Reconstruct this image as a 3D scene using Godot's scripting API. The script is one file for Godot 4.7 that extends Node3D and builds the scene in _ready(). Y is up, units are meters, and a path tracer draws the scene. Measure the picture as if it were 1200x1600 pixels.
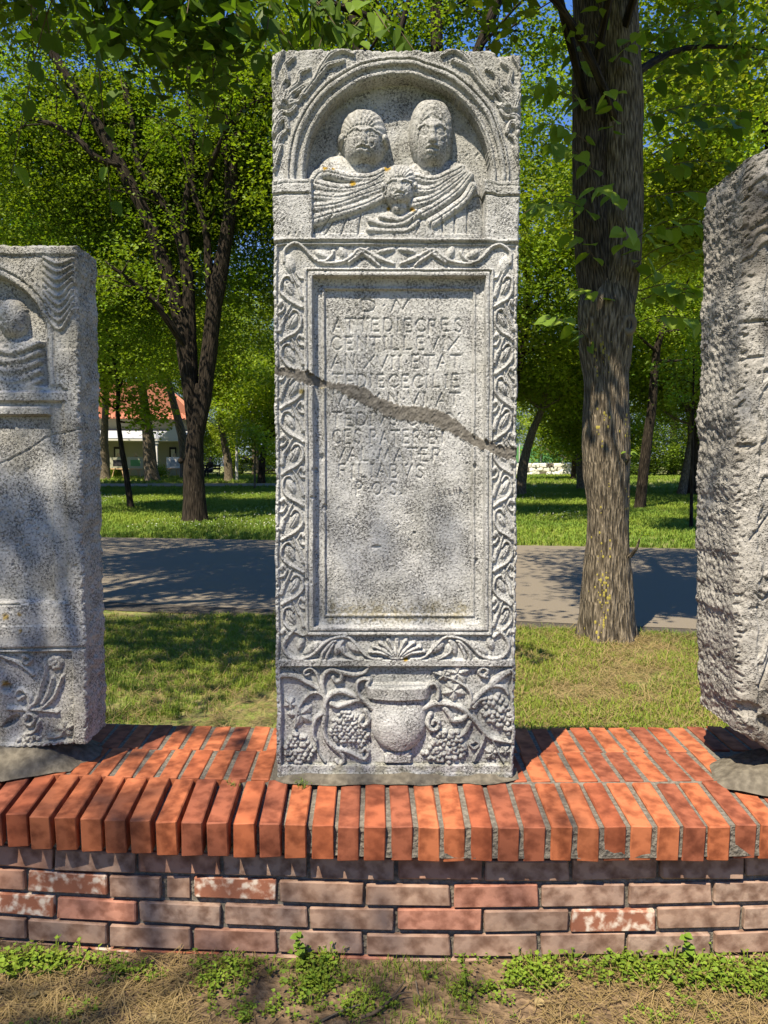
extends Node3D

const SUN := Vector3(-0.6, 1.866, 1.0)   # towards the sun
var rng := RandomNumberGenerator.new()
var M := {}          # materials by name
var noise := FastNoiseLite.new()


func _ready():
	var cam := Camera3D.new()
	cam.name = "camera"
	cam.position = Vector3(0, 1.47, 0)
	cam.rotation_degrees = Vector3(-3.5, 0, 0)
	cam.fov = 67.38
	cam.near = 0.05
	cam.far = 900.0
	cam.current = true
	add_child(cam)
	var sky_m := ProceduralSkyMaterial.new()
	sky_m.sky_top_color = Color(0.33, 0.58, 0.95)
	sky_m.sky_horizon_color = Color(0.74, 0.80, 0.86)
	sky_m.sky_curve = 0.16
	sky_m.sky_energy_multiplier = 1.0
	sky_m.ground_bottom_color = Color(0.20, 0.22, 0.14)
	sky_m.ground_horizon_color = Color(0.45, 0.55, 0.60)
	var sky := Sky.new()
	sky.sky_material = sky_m
	var env := Environment.new()
	env.background_mode = Environment.BG_SKY
	env.sky = sky
	env.background_energy_multiplier = 0.45
	env.tonemap_mode = Environment.TONE_MAPPER_LINEAR
	env.tonemap_exposure = 2.05
	env.sdfgi_enabled = true
	env.ssao_enabled = true
	env.ssil_enabled = true
	var we := WorldEnvironment.new()
	we.name = "world_environment"
	we.environment = env
	add_child(we)
	var sun := DirectionalLight3D.new()
	sun.name = "sun"
	sun.light_energy = 1.6
	sun.light_color = Color(1.0, 0.94, 0.84)
	sun.light_angular_distance = 0.5
	sun.shadow_enabled = true
	sun.transform = Transform3D(Basis(), Vector3(-6, 18.66, 10)).looking_at(Vector3.ZERO, Vector3.UP)
	add_child(sun)

	rng.seed = 20240
	noise.seed = 11
	make_materials()
	make_leaf_kit()
	make_setting()
	make_wall()
	make_steles()
	make_near_trees()
	make_park_trees()
	make_far_things()
	make_ground_cover()


# ------------------------------------------------------------------ helpers
func thing(called: String, label: String, category: String, at := Vector3.ZERO, group := "") -> Node3D:
	var o := Node3D.new()
	o.name = called
	o.position = at
	tag(o, label, category, group)
	add_child(o, true)
	return o


func tag(o: Node, label: String, category: String, group := "") -> void:
	if label: o.set_meta("label", label)
	if category: o.set_meta("category", category)
	if group: o.set_meta("group", group)


func part(called: String, mesh: Mesh, m: Material, parent: Node = self) -> MeshInstance3D:
	var o := MeshInstance3D.new()
	o.name = called
	o.mesh = mesh
	o.material_override = m
	parent.add_child(o, true)
	return o


func struct(called: String, mesh: Mesh, m: Material) -> MeshInstance3D:
	var o := part(called, mesh, m)
	o.set_meta("kind", "structure")
	return o


func scatter(called: String, mesh: Mesh, m: Material, where: Array, tints: Array, parent: Node = self) -> MultiMeshInstance3D:
	var mm := MultiMesh.new()
	mm.transform_format = MultiMesh.TRANSFORM_3D
	mm.use_colors = true
	mm.mesh = mesh
	mm.instance_count = where.size()
	for i in where.size():
		mm.set_instance_transform(i, where[i])
		mm.set_instance_color(i, tints[i])
	var o := MultiMeshInstance3D.new()
	o.name = called
	o.multimesh = mm
	o.material_override = m
	o.set_meta("kind", "stuff")
	parent.add_child(o, true)
	return o


func pv(a: Array) -> PackedVector2Array:
	var r := PackedVector2Array()
	for i in a.size() / 2:
		r.append(Vector2(a[2 * i], a[2 * i + 1]))
	return r


func smooth2(p: PackedVector2Array, n := 5) -> PackedVector2Array:   # Catmull-Rom through the points
	var r := PackedVector2Array()
	for i in p.size() - 1:
		var a := p[maxi(i - 1, 0)]
		var d := p[mini(i + 2, p.size() - 1)]
		for k in n:
			r.append(p[i].cubic_interpolate(p[i + 1], a, d, float(k) / n))
	r.append(p[p.size() - 1])
	return r


func smooth3(p: Array, n := 5) -> PackedVector3Array:
	var r := PackedVector3Array()
	for i in p.size() - 1:
		var a: Vector3 = p[maxi(i - 1, 0)]
		var b: Vector3 = p[i]
		var c: Vector3 = p[i + 1]
		var d: Vector3 = p[mini(i + 2, p.size() - 1)]
		for k in n:
			r.append(b.cubic_interpolate(c, a, d, float(k) / n))
	r.append(p[p.size() - 1])
	return r


func arrays_mesh(v: PackedVector3Array, n: PackedVector3Array, idx: PackedInt32Array, c = null, uv = null) -> ArrayMesh:
	var a := []
	a.resize(Mesh.ARRAY_MAX)
	a[Mesh.ARRAY_VERTEX] = v
	a[Mesh.ARRAY_NORMAL] = n
	a[Mesh.ARRAY_INDEX] = idx
	if c != null: a[Mesh.ARRAY_COLOR] = c
	if uv != null: a[Mesh.ARRAY_TEX_UV] = uv
	var m := ArrayMesh.new()
	m.add_surface_from_arrays(Mesh.PRIMITIVE_TRIANGLES, a)
	return m


# A grid of nu x nv points (u to the right, v up when seen from outside).
func grid(p: PackedVector3Array, nu: int, nv: int, closed := false, uv = null, c = null) -> ArrayMesh:
	var n := PackedVector3Array()
	n.resize(p.size())
	for v in nv:
		var v0 := maxi(v - 1, 0) * nu
		var v1 := mini(v + 1, nv - 1) * nu
		for u in nu:
			var u0 := u - 1
			var u1 := u + 1
			if u0 < 0: u0 = nu - 2 if closed else 0
			if u1 >= nu: u1 = 1 if closed else nu - 1
			n[v * nu + u] = (p[v * nu + u1] - p[v * nu + u0]).cross(p[v1 + u] - p[v0 + u]).normalized()
	var idx := PackedInt32Array()
	idx.resize((nu - 1) * (nv - 1) * 6)
	var k := 0
	for v in nv - 1:
		for u in nu - 1:
			var a := v * nu + u
			idx[k] = a; idx[k + 1] = a + nu; idx[k + 2] = a + nu + 1
			idx[k + 3] = a; idx[k + 4] = a + nu + 1; idx[k + 5] = a + 1
			k += 6
	return arrays_mesh(p, n, idx, c, uv)


# A tapered, bark-covered limb along a path; rough in metres.
func limb_mesh(path: PackedVector3Array, r0: float, r1: float, sides := 10, rough := 0.0, radii = null, flare := 0.0) -> ArrayMesh:
	var nv := path.size()
	var nu := sides + 1
	var p := PackedVector3Array()
	var uv := PackedVector2Array()
	p.resize(nu * nv)
	uv.resize(nu * nv)
	var side := Vector3(1, 0, 0)
	var run := 0.0
	var start := rng.randf() * 40.0
	for v in nv:
		var d := (path[mini(v + 1, nv - 1)] - path[maxi(v - 1, 0)]).normalized()
		side = (side - d * side.dot(d)).normalized()
		var up := d.cross(side)
		if v > 0: run += path[v].distance_to(path[v - 1])
		var t := float(v) / (nv - 1)
		var r: float = lerpf(r0, r1, t) if radii == null else radii[v]
		for u in nu:
			var a := TAU * (u % sides) / sides
			var rr := r
			if rough > 0.0:
				var ridge := noise.get_noise_3d(cos(a) * r * 900.0, run * 90.0 + start, sin(a) * r * 900.0)
				var lump := noise.get_noise_3d(cos(a) * 40.0, run * 60.0 + start * 3.0, sin(a) * 40.0)
				rr += rough * (ridge + 1.6 * lump)
			if flare > 0.0:
				rr += flare * exp(-run / 0.17) * (0.6 + 0.5 * sin(a * 5.0 + start) + 0.3 * sin(a * 3.0 + 1.0))
			p[v * nu + u] = path[v] + (side * cos(a) + up * sin(a)) * rr
			uv[v * nu + u] = Vector2(start + u * TAU * r0 / sides, start + run)
	return grid(p, nu, nv, true, uv)


class Soup:                       # triangles with flat or given normals, wound to face outwards from a centre
	var v := PackedVector3Array()
	var n := PackedVector3Array()
	var c := PackedColorArray()
	func tri(a: Vector3, b: Vector3, d: Vector3, tint := Color.WHITE) -> void:      # clockwise seen from its front
		var m := (d - a).cross(b - a).normalized()
		v.append_array([a, b, d])
		n.append_array([m, m, m])
		c.append_array([tint, tint, tint])
	func quad(a: Vector3, b: Vector3, d: Vector3, e: Vector3, tint := Color.WHITE) -> void:
		tri(a, b, d, tint)
		tri(a, d, e, tint)
	func out(a: Vector3, b: Vector3, d: Vector3, mid: Vector3) -> void:
		if (b - a).cross(d - a).dot(a + b + d - mid * 3.0) > 0.0: tri(a, d, b)
		else: tri(a, b, d)
	func out4(a: Vector3, b: Vector3, d: Vector3, e: Vector3, mid: Vector3) -> void:
		out(a, b, d, mid)
		out(a, d, e, mid)
	func box(lo: Vector3, hi: Vector3, f := 0.0, wob := 0.0, r: RandomNumberGenerator = null) -> void:   # a box with bevelled edges
		var mid := (lo + hi) / 2.0
		var P := []
		for k in 8:
			var q := Vector3(hi.x if k & 1 else lo.x, hi.y if k & 2 else lo.y, hi.z if k & 4 else lo.z)
			var s := Vector3(-1 if k & 1 else 1, -1 if k & 2 else 1, -1 if k & 4 else 1)
			var j := Vector3.ZERO
			var g := f
			if r:
				j = Vector3(r.randf_range(-wob, wob), r.randf_range(-wob, wob), r.randf_range(-wob, wob))
				g = f * (r.randf_range(0.6, 1.5) if r.randf() > 0.12 else r.randf_range(1.6, 3.0))
			P.append([q + j + Vector3(0, s.y, s.z) * g, q + j + Vector3(s.x, 0, s.z) * g, q + j + Vector3(s.x, s.y, 0) * g])
		for ax in 3:
			var b1 := 1 << ((ax + 1) % 3)
			var b2 := 1 << ((ax + 2) % 3)
			for hi_side in 2:
				var k: int = hi_side << ax
				out4(P[k][ax], P[k | b1][ax], P[k | b1 | b2][ax], P[k | b2][ax], mid)
			if f > 0.0:
				for m in 4:                     # edges along this axis
					var k: int = (b1 if m & 1 else 0) | (b2 if m & 2 else 0)
					var k2: int = k | (1 << ax)
					var y1 := (ax + 1) % 3
					var y2 := (ax + 2) % 3
					out4(P[k][y1], P[k2][y1], P[k2][y2], P[k][y2], mid)
		if f > 0.0:
			for k in 8: out(P[k][0], P[k][1], P[k][2], mid)
	func mesh() -> ArrayMesh:
		var a := []
		a.resize(Mesh.ARRAY_MAX)
		a[Mesh.ARRAY_VERTEX] = v
		a[Mesh.ARRAY_NORMAL] = n
		a[Mesh.ARRAY_COLOR] = c
		var m := ArrayMesh.new()
		m.add_surface_from_arrays(Mesh.PRIMITIVE_TRIANGLES, a)
		return m


func box_mesh(lo: Vector3, hi: Vector3, f := 0.0, wob := 0.0) -> ArrayMesh:
	var s := Soup.new()
	s.box(lo, hi, f, wob, rng if wob > 0.0 else null)
	return s.mesh()


# ------------------------------------------------------------------ materials
func bytes_of(freq: float, w: int, h: int, sd: int, kind := FastNoiseLite.TYPE_SIMPLEX_SMOOTH, octaves := 3) -> PackedByteArray:
	var f := FastNoiseLite.new()
	f.seed = sd
	f.noise_type = kind
	f.frequency = freq
	f.fractal_octaves = octaves
	var im := f.get_seamless_image(w, h)
	im.convert(Image.FORMAT_L8)
	return im.get_data()


func picture(w: int, h: int, data: PackedByteArray, rgbs := true) -> ImageTexture:
	return ImageTexture.create_from_image(Image.create_from_data(w, h, false, Image.FORMAT_RGB8 if rgbs else Image.FORMAT_L8, data))


func stone_texture(warm: float, sd: int) -> Array:     # speckled grey stone: [albedo, relief]
	var s := 1024
	var a := bytes_of(0.14, s, s, sd, FastNoiseLite.TYPE_SIMPLEX_SMOOTH, 2)
	var b := bytes_of(0.06, s, s, sd + 1, FastNoiseLite.TYPE_SIMPLEX_SMOOTH, 3)
	var e := bytes_of(0.006, s, s, sd + 2, FastNoiseLite.TYPE_SIMPLEX_SMOOTH, 3)
	var rgbd := PackedByteArray()
	var hd := PackedByteArray()
	rgbd.resize(s * s * 3)
	hd.resize(s * s)
	for i in s * s:
		var x := a[i] / 255.0
		var y := b[i] / 255.0
		var z := e[i] / 255.0
		var g := 0.70 + 0.13 * (x - 0.5) + 0.14 * (z - 0.5)
		var spot := clampf((x * 0.62 + y * 0.5 - 0.20 * (z - 0.5) - 0.66) * 8.0, 0.0, 1.0)
		var pale := clampf((0.46 - x * 0.55 - y * 0.45) * 6.0, 0.0, 1.0)
		g = lerpf(g, 0.27, spot * 0.75)
		g = lerpf(g, 0.86, pale * 0.8)
		rgbd[3 * i] = int(255.0 * g)
		rgbd[3 * i + 1] = int(255.0 * g * (1.0 - 0.012 * warm))
		rgbd[3 * i + 2] = int(255.0 * g * (1.0 - 0.05 * warm))
		hd[i] = int(255.0 * clampf(0.5 + 0.35 * (y - 0.5) + 0.3 * (0.5 - x) - 0.35 * spot, 0.0, 1.0))
	return [picture(s, s, rgbd), picture(s, s, hd, false)]


func two_tone(sd: int, freq: float, lo: Color, hi: Color, s := 512, stretch := 1, octaves := 4, sharp := 1.4, bias := 0.5) -> Array:
	var a := FastNoiseLite.new()
	a.seed = sd
	a.frequency = freq
	a.fractal_octaves = octaves
	a.noise_type = FastNoiseLite.TYPE_SIMPLEX_SMOOTH
	var im := a.get_seamless_image(s, s / stretch)
	im.convert(Image.FORMAT_L8)
	im.resize(s, s, Image.INTERPOLATE_CUBIC)
	var d := im.get_data()
	var rgbd := PackedByteArray()
	rgbd.resize(s * s * 3)
	for i in s * s:
		var t := clampf((d[i] / 255.0 - 0.5) * sharp + bias, 0.0, 1.0)
		var c := lo.lerp(hi, t)
		rgbd[3 * i] = int(c.r * 255.0)
		rgbd[3 * i + 1] = int(c.g * 255.0)
		rgbd[3 * i + 2] = int(c.b * 255.0)
	return [picture(s, s, rgbd), picture(s, s, d, false)]


func mat(called: String, tint: Color, rough := 0.9, tex = null, scale := 1.0, relief := 0.0, world := false, planes := true, vc := false) -> StandardMaterial3D:
	var m := StandardMaterial3D.new()
	m.resource_name = called
	m.albedo_color = tint
	m.roughness = rough
	m.metallic_specular = 0.3
	if tex != null:
		m.albedo_texture = tex[0]
		m.uv1_scale = Vector3(scale, scale, scale)
		if planes:
			m.uv1_triplanar = true
			m.uv1_world_triplanar = world
			m.uv1_triplanar_sharpness = 4.0
		if relief > 0.0:
			m.heightmap_enabled = true
			m.heightmap_texture = tex[1]
			m.heightmap_scale = relief
	m.vertex_color_use_as_albedo = vc
	M[called] = m
	return m


func lin(r: float, g: float, b: float) -> Color:      # a real-world base colour as sRGB
	return Color(r, g, b).linear_to_srgb()


func make_materials() -> void:
	var st := stone_texture(0.3, 3)
	mat("stone", lin(0.84, 0.87, 0.90), 0.92, st, 1.45, 0.35, false, true, true)
	mat("stone_left", lin(0.82, 0.84, 0.86), 0.92, st, 1.3, 0.35, false, true, true)
	mat("stone_right", lin(0.68, 0.68, 0.67), 0.94, st, 1.2, 0.35, false, true, true)
	var ce := two_tone(31, 0.03, Color(0.36, 0.35, 0.335), Color(0.50, 0.49, 0.47))
	mat("repair", lin(0.85, 0.85, 0.84), 0.95, ce, 3.0, 0.12)
	mat("mortar", lin(1.0, 0.97, 0.90), 0.95, ce, 3.0, 0.5, true)
	mat("mortar_bed", lin(0.80, 0.76, 0.66), 0.95, ce, 2.0, 0.4, true)
	var br := two_tone(41, 0.009, Color(0.70, 0.65, 0.63), Color(1, 1, 1), 512, 1, 6, 1.6, 0.70)
	var lm := two_tone(45, 0.018, Color(0.62, 0.42, 0.34), Color(0.90, 0.86, 0.81), 512, 1, 6, 3.2, 0.22)
	mat("limed_brick", lin(0.75, 0.72, 0.70), 0.95, lm, 2.2, 0.1, true)
	for i in 5:
		var t: Array = [[0.40, 0.12, 0.052], [0.33, 0.097, 0.045], [0.44, 0.145, 0.064], [0.28, 0.09, 0.048], [0.41, 0.13, 0.056]][i]
		var m := mat("tile_brick_%d" % i, lin(t[0], t[1], t[2]), 0.75, br, 2.3 + 0.3 * i, 0.08, true)
		m.metallic_specular = 0.4
	for i in 6:
		var t: Array = [[0.38, 0.225, 0.165], [0.34, 0.235, 0.18], [0.42, 0.205, 0.145], [0.36, 0.25, 0.195], [0.45, 0.17, 0.10], [0.33, 0.24, 0.19]][i]
		mat("old_brick_%d" % i, lin(t[0], t[1], t[2]), 0.92, br, 2.6 + 0.3 * i, 0.15, true)
	mat("lime_bloom", lin(0.62, 0.56, 0.50), 0.95, ce, 5.0, 0.0, true)
	var bk := two_tone(51, 0.036, Color(0.34, 0.32, 0.29), Color(0.74, 0.71, 0.66), 512, 8, 4, 1.7)
	mat("bark", lin(0.58, 0.54, 0.47), 0.95, bk, 2.6, 2.4, false, false)
	mat("bark_dark", lin(0.105, 0.092, 0.08), 0.95, bk, 1.2, 2.5, false, false)
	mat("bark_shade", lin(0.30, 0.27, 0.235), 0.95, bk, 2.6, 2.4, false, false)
	mat("bark_pale", lin(0.42, 0.40, 0.36), 0.95, bk, 1.2, 1.5, false, false)
	mat("twig", lin(0.10, 0.075, 0.05), 0.9)
	var gr := two_tone(61, 0.02, Color(0.50, 0.47, 0.33), Color(0.46, 0.53, 0.25), 1024, 1, 5, 2.0)
	mat("lawn", lin(0.9, 0.9, 0.9), 0.97, gr, 0.35, 1.2, true)
	var so := two_tone(71, 0.03, Color(0.36, 0.31, 0.26), Color(0.56, 0.49, 0.40), 512, 1, 5, 1.4)
	mat("soil", lin(0.85, 0.80, 0.72), 0.97, so, 1.6, 1.6, true)
	var asp := two_tone(81, 0.12, Color(0.40, 0.38, 0.35), Color(0.54, 0.52, 0.49), 512, 1, 4, 1.2)
	mat("asphalt", lin(0.93, 0.89, 0.80), 0.88, asp, 1.4, 0.25, true)
	mat("gravel", lin(0.95, 0.9, 0.82), 0.95, ce, 5.0, 3.0, true)
	mat("pale_path", lin(1.5, 1.42, 1.3), 0.95, ce, 1.0, 0.0, true)
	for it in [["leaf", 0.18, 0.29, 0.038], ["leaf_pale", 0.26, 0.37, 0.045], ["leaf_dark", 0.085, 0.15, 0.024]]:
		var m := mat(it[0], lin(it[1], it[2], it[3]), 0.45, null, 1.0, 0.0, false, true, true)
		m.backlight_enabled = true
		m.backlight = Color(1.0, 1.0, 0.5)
	for it in [["grass", 0.145, 0.22, 0.045], ["straw", 0.33, 0.26, 0.13], ["weed", 0.14, 0.23, 0.028]]:
		var m := mat(it[0], lin(it[1], it[2], it[3]), 0.6, null, 1.0, 0.0, false, true, true)
		m.backlight_enabled = true
		m.backlight = Color(0.6, 0.65, 0.35)
	mat("ink", lin(0.10, 0.10, 0.11), 0.8)
	mat("lichen", lin(0.30, 0.26, 0.06), 0.95)
	mat("moss", lin(0.30, 0.29, 0.10), 0.95)
	mat("white", lin(0.78, 0.77, 0.74), 0.7)
	mat("roof", lin(0.40, 0.165, 0.11), 0.85)
	mat("plaster", lin(0.36, 0.36, 0.27), 0.9)
	mat("plaster_pale", lin(0.62, 0.62, 0.56), 0.9)
	mat("slate", lin(0.42, 0.45, 0.48), 0.5)
	mat("dark", lin(0.035, 0.035, 0.04), 0.6)
	mat("wood", lin(0.50, 0.34, 0.19), 0.8)
	mat("denim", lin(0.10, 0.16, 0.34), 0.9)
	mat("cloth_dark", lin(0.03, 0.03, 0.04), 0.9)
	mat("cloth_pale", lin(0.6, 0.6, 0.62), 0.9)
	mat("skin", lin(0.50, 0.30, 0.21), 0.7)
	mat("pink", lin(0.62, 0.40, 0.40), 0.8)
	mat("green_paint", lin(0.10, 0.26, 0.10), 0.6)
	var pole := mat("pole", lin(0.50, 0.50, 0.47), 0.6)
	pole.metallic = 0.1
	var paint := mat("car_paint", lin(0.75, 0.77, 0.78), 0.3)
	paint.clearcoat_enabled = true
	mat("car_glass", lin(0.03, 0.04, 0.05), 0.1)
	mat("tyre", lin(0.02, 0.02, 0.02), 0.9)


# ------------------------------------------------------------------ carved stone: a relief worked in millimetres
class Relief:
	var w: float
	var h: float
	var s: float
	var nx: int
	var ny: int
	var H := PackedFloat32Array()     # height of the face
	var T := PackedFloat32Array()     # pending relative cuts and swellings
	var I := PackedInt32Array()       # which part a cell belongs to
	var C := PackedColorArray()       # stains
	var names := ["slab"]
	var mats := {}
	func _init(w_: float, h_: float, s_: float) -> void:
		w = w_; h = h_; s = s_
		nx = int(round(w / s)) + 1
		ny = int(round(h / s)) + 1
		H.resize(nx * ny); T.resize(nx * ny); I.resize(nx * ny); C.resize(nx * ny)
		C.fill(Color.WHITE)
	func id(called: String) -> int:
		names.append(called)
		return names.size() - 1
	func ix(x: float) -> int: return clampi(int(round((x + w / 2) / s)), 0, nx - 1)
	func iy(y: float) -> int: return clampi(int(round(y / s)), 0, ny - 1)
	func at(x: float, y: float) -> float: return H[iy(y) * nx + ix(x)]
	func rect(x0: float, y0: float, x1: float, y1: float, level: float, part_id := -1) -> void:
		for j in range(iy(y0), iy(y1) + 1):
			for i in range(ix(x0), ix(x1) + 1):
				H[j * nx + i] = level
				if part_id >= 0: I[j * nx + i] = part_id
	# a bar along a path: kind 0 raised round bar, 1 cut of absolute depth, 2 relative cut, 3 relative swelling, 4 raised flat bar
	func stroke(p: PackedVector2Array, r0: float, r1: float, base: float, hgt: float, part_id := -1, kind := 0) -> void:
		var n := p.size() - 1
		for k in n:
			var a := p[k]
			var b := p[k + 1]
			var ra := lerpf(r0, r1, float(k) / n)
			var rb := lerpf(r0, r1, float(k + 1) / n)
			var rm := maxf(ra, rb)
			var ab := b - a
			var l2 := maxf(ab.length_squared(), 0.0001)
			var i0 := ix(minf(a.x, b.x) - rm)
			var i1 := ix(maxf(a.x, b.x) + rm)
			for j in range(iy(minf(a.y, b.y) - rm), iy(maxf(a.y, b.y) + rm) + 1):
				for i in range(i0, i1 + 1):
					var q := Vector2(i * s - w / 2, j * s)
					var t := clampf((q - a).dot(ab) / l2, 0.0, 1.0)
					var d := q.distance_to(a + ab * t) / lerpf(ra, rb, t)
					if d < 1.0:
						var c := j * nx + i
						match kind:
							0:
								var v := base + hgt * sqrt(1.0 - d * d)
								if v > H[c]:
									H[c] = v
									if part_id >= 0: I[c] = part_id
							1:
								var v := base - hgt * (1.0 - d)
								if v < H[c]:
									H[c] = v
									if part_id >= 0: I[c] = part_id
							2:
								T[c] = minf(T[c], -hgt * (1.0 - d))
								if part_id >= 0: I[c] = part_id
							3:
								T[c] = maxf(T[c], hgt * sqrt(1.0 - d * d))
								if part_id >= 0: I[c] = part_id
							4:
								var v := base + hgt * minf(1.0, (1.0 - d) * 3.0)
								if v > H[c]:
									H[c] = v
									if part_id >= 0: I[c] = part_id
	func flush() -> void:
		for c in T.size():
			if T[c] != 0.0:
				H[c] += T[c]
				T[c] = 0.0
	func dome(cx: float, cy: float, rx: float, ry: float, rot: float, base: float, hgt: float, part_id := -1, power := 2.0, kind := 0) -> void:
		var rm := maxf(rx, ry)
		var cs := cos(rot)
		var sn := sin(rot)
		for j in range(iy(cy - rm), iy(cy + rm) + 1):
			for i in range(ix(cx - rm), ix(cx + rm) + 1):
				var x := i * s - w / 2 - cx
				var y := j * s - cy
				var u := absf((x * cs + y * sn) / rx)
				var v := absf((-x * sn + y * cs) / ry)
				var d := pow(u, power) + pow(v, power)
				if d < 1.0:
					var c := j * nx + i
					var z := hgt * sqrt(1.0 - d)
					if kind == 0:
						if base + z > H[c]:
							H[c] = base + z
							if part_id >= 0: I[c] = part_id
					elif kind == 2: T[c] = minf(T[c], -z)
					else: T[c] = maxf(T[c], z)
	# a lobed leaf with cut veins
	func leaf(cx: float, cy: float, r: float, rot: float, base: float, hgt: float, part_id: int, lobes := 5.0) -> void:
		for j in range(iy(cy - r), iy(cy + r) + 1):
			for i in range(ix(cx - r), ix(cx + r) + 1):
				var x := i * s - w / 2 - cx
				var y := j * s - cy
				var a := atan2(y, x) - rot
				var edge := r * (0.80 + 0.13 * cos(a * lobes) + 0.05 * cos(a * lobes * 3.0))
				var d := sqrt(x * x + y * y) / edge
				if d < 1.0:
					var c := j * nx + i
					var v := base + hgt * sqrt(1.0 - d * d) * (0.80 + 0.20 * cos(a * lobes))
					v -= 1.6 * maxf(0.0, cos(a * lobes * 3.0 + d * 2.0) - 0.4)
					if v > H[c]:
						H[c] = v
						I[c] = part_id
	func bunch(outline: PackedVector2Array, r: float, base: float, hgt: float, called: String, rnd: RandomNumberGenerator) -> void:
		var lo := outline[0]
		var hi := outline[0]
		for q in outline:
			lo = lo.min(q)
			hi = hi.max(q)
		var row := 0
		var y := lo.y + r * 0.6
		var ground := id(called)
		if row == 0: dome((lo.x + hi.x) / 2, (lo.y + hi.y) / 2, (hi.x - lo.x) * 0.42, (hi.y - lo.y) * 0.42, 0.0, base, 5.0, ground)
		while y < hi.y:
			var x := lo.x + (r if row % 2 else 0.0)
			while x < hi.x:
				var q := Vector2(x + rnd.randf_range(-0.5, 0.5) * r, y + rnd.randf_range(-0.45, 0.45) * r)
				if Geometry2D.is_point_in_polygon(q, outline):
					var g := id(called + ">grape")
					var rr := r * rnd.randf_range(0.9, 1.12)
					dome(q.x, q.y, rr, rr, 0.0, base + rnd.randf_range(-3, 3.0), hgt, g)
					dome(q.x, q.y, rr * 0.3, rr * 0.3, 0.0, 0.0, 1.2, -1, 2.0, 2)
				x += r * 1.95
			y += r * 1.62
			row += 1
		flush()
	func spot(cx: float, cy: float, r: float, col: Color, f: FastNoiseLite, soft := 0.5) -> void:
		for j in range(iy(cy - r), iy(cy + r) + 1):
			for i in range(ix(cx - r), ix(cx + r) + 1):
				var q := Vector2(i * s - w / 2, j * s)
				var d := q.distance_to(Vector2(cx, cy)) / r + 0.5 * f.get_noise_2d(q.x * 12.0, q.y * 12.0)
				var k := clampf((1.0 - d) / soft, 0.0, 1.0)
				var c := j * nx + i
				C[c] = C[c].lerp(col, k)


# Roman capitals as strokes in a unit box
const CAPITALS := {
	"A": [[0, 0, .5, 1, 1, 0], [.2, .38, .8, .38]], "B": [[.1, 0, .1, 1, .6, 1, .75, .8, .6, .55, .1, .55], [.6, .55, .85, .3, .65, 0, .1, 0]],
	"C": [[.95, .85, .7, 1, .35, .97, .08, .7, .05, .4, .3, .05, .65, 0, .95, .15]], "D": [[.1, 0, .1, 1, .5, 1, .85, .8, .95, .5, .8, .15, .5, 0, .1, 0]],
	"E": [[.75, 1, .15, 1, .15, 0, .78, 0], [.15, .52, .65, .52]], "F": [[.75, 1, .15, 1, .15, 0], [.15, .52, .62, .52]],
	"H": [[.1, 0, .1, 1], [.9, 0, .9, 1], [.1, .5, .9, .5]], "I": [[.5, 0, .5, 1], [.35, 0, .65, 0], [.35, 1, .65, 1]], "J": [[.7, 1, .7, .2, .5, 0, .25, .1]],
	"L": [[.2, 1, .2, 0, .8, 0]], "M": [[0, 0, .2, 1, .5, .1, .8, 1, 1, 0]], "N": [[.08, 0, .08, 1, .92, 0, .92, 1]],
	"O": [[.5, 1, .85, .85, 1, .5, .85, .15, .5, 0, .15, .15, 0, .5, .15, .85, .5, 1]], "P": [[.15, 0, .15, 1, .6, 1, .82, .75, .6, .48, .15, .48]],
	"R": [[.12, 0, .12, 1, .6, 1, .8, .76, .6, .5, .12, .5], [.5, .5, .95, 0]], "S": [[.85, .85, .6, 1, .3, .95, .2, .75, .5, .55, .8, .35, .75, .08, .45, 0, .15, .15]],
	"T": [[0, 1, 1, 1], [.5, 1, .5, 0]], "V": [[0, 1, .5, 0, 1, 1]], "X": [[0, 0, 1, 1], [0, 1, 1, 0]], "G": [[.95, .85, .7, 1, .35, .97, .08, .7, .05, .4, .3, .05, .65, 0, .95, .15, .95, .45]],
}


func letter_strokes(ch: String, x: float, y: float, lw: float, lh: float) -> Array:
	var r := []
	for run in CAPITALS[ch]:
		var p := PackedVector2Array()
		for i in run.size() / 2: p.append(Vector2(x + run[2 * i] * lw, y + run[2 * i + 1] * lh))
		r.append(p)
	return r


func inscribe(R: Relief, text: String, x0: float, x1: float, y0: float, y1: float, depth := 5.0, width := 4.4) -> void:
	var units := 0.0
	for ch in text: units += {"·": 0.45, " ": 0.7, "I": 0.55, "M": 1.3}.get(ch, 1.0)
	var u := (x1 - x0) / units
	var x := x0
	for ch in text:
		var wd: float = {"·": 0.45, " ": 0.7, "I": 0.55, "M": 1.3}.get(ch, 1.0) * u
		if ch == "·": R.dome(x + wd / 2, (y0 + y1) / 2, 4, 4, 0, 0, 3, -1, 2.0, 2)
		elif ch != " ":
			var g := R.id("letter")
			var k := 1.0 if ch != "S" else 0.94
			for p in letter_strokes(ch, x + wd * 0.1 + rng.randf_range(-1, 1), y0 + rng.randf_range(-1.5, 1.5), wd * 0.76 * k, (y1 - y0) * rng.randf_range(0.96, 1.03)):
				R.stroke(smooth2(p, 3) if ch in "CGOS" else p, width, width, 0, depth, g, 2)
		x += wd
	R.flush()


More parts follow.
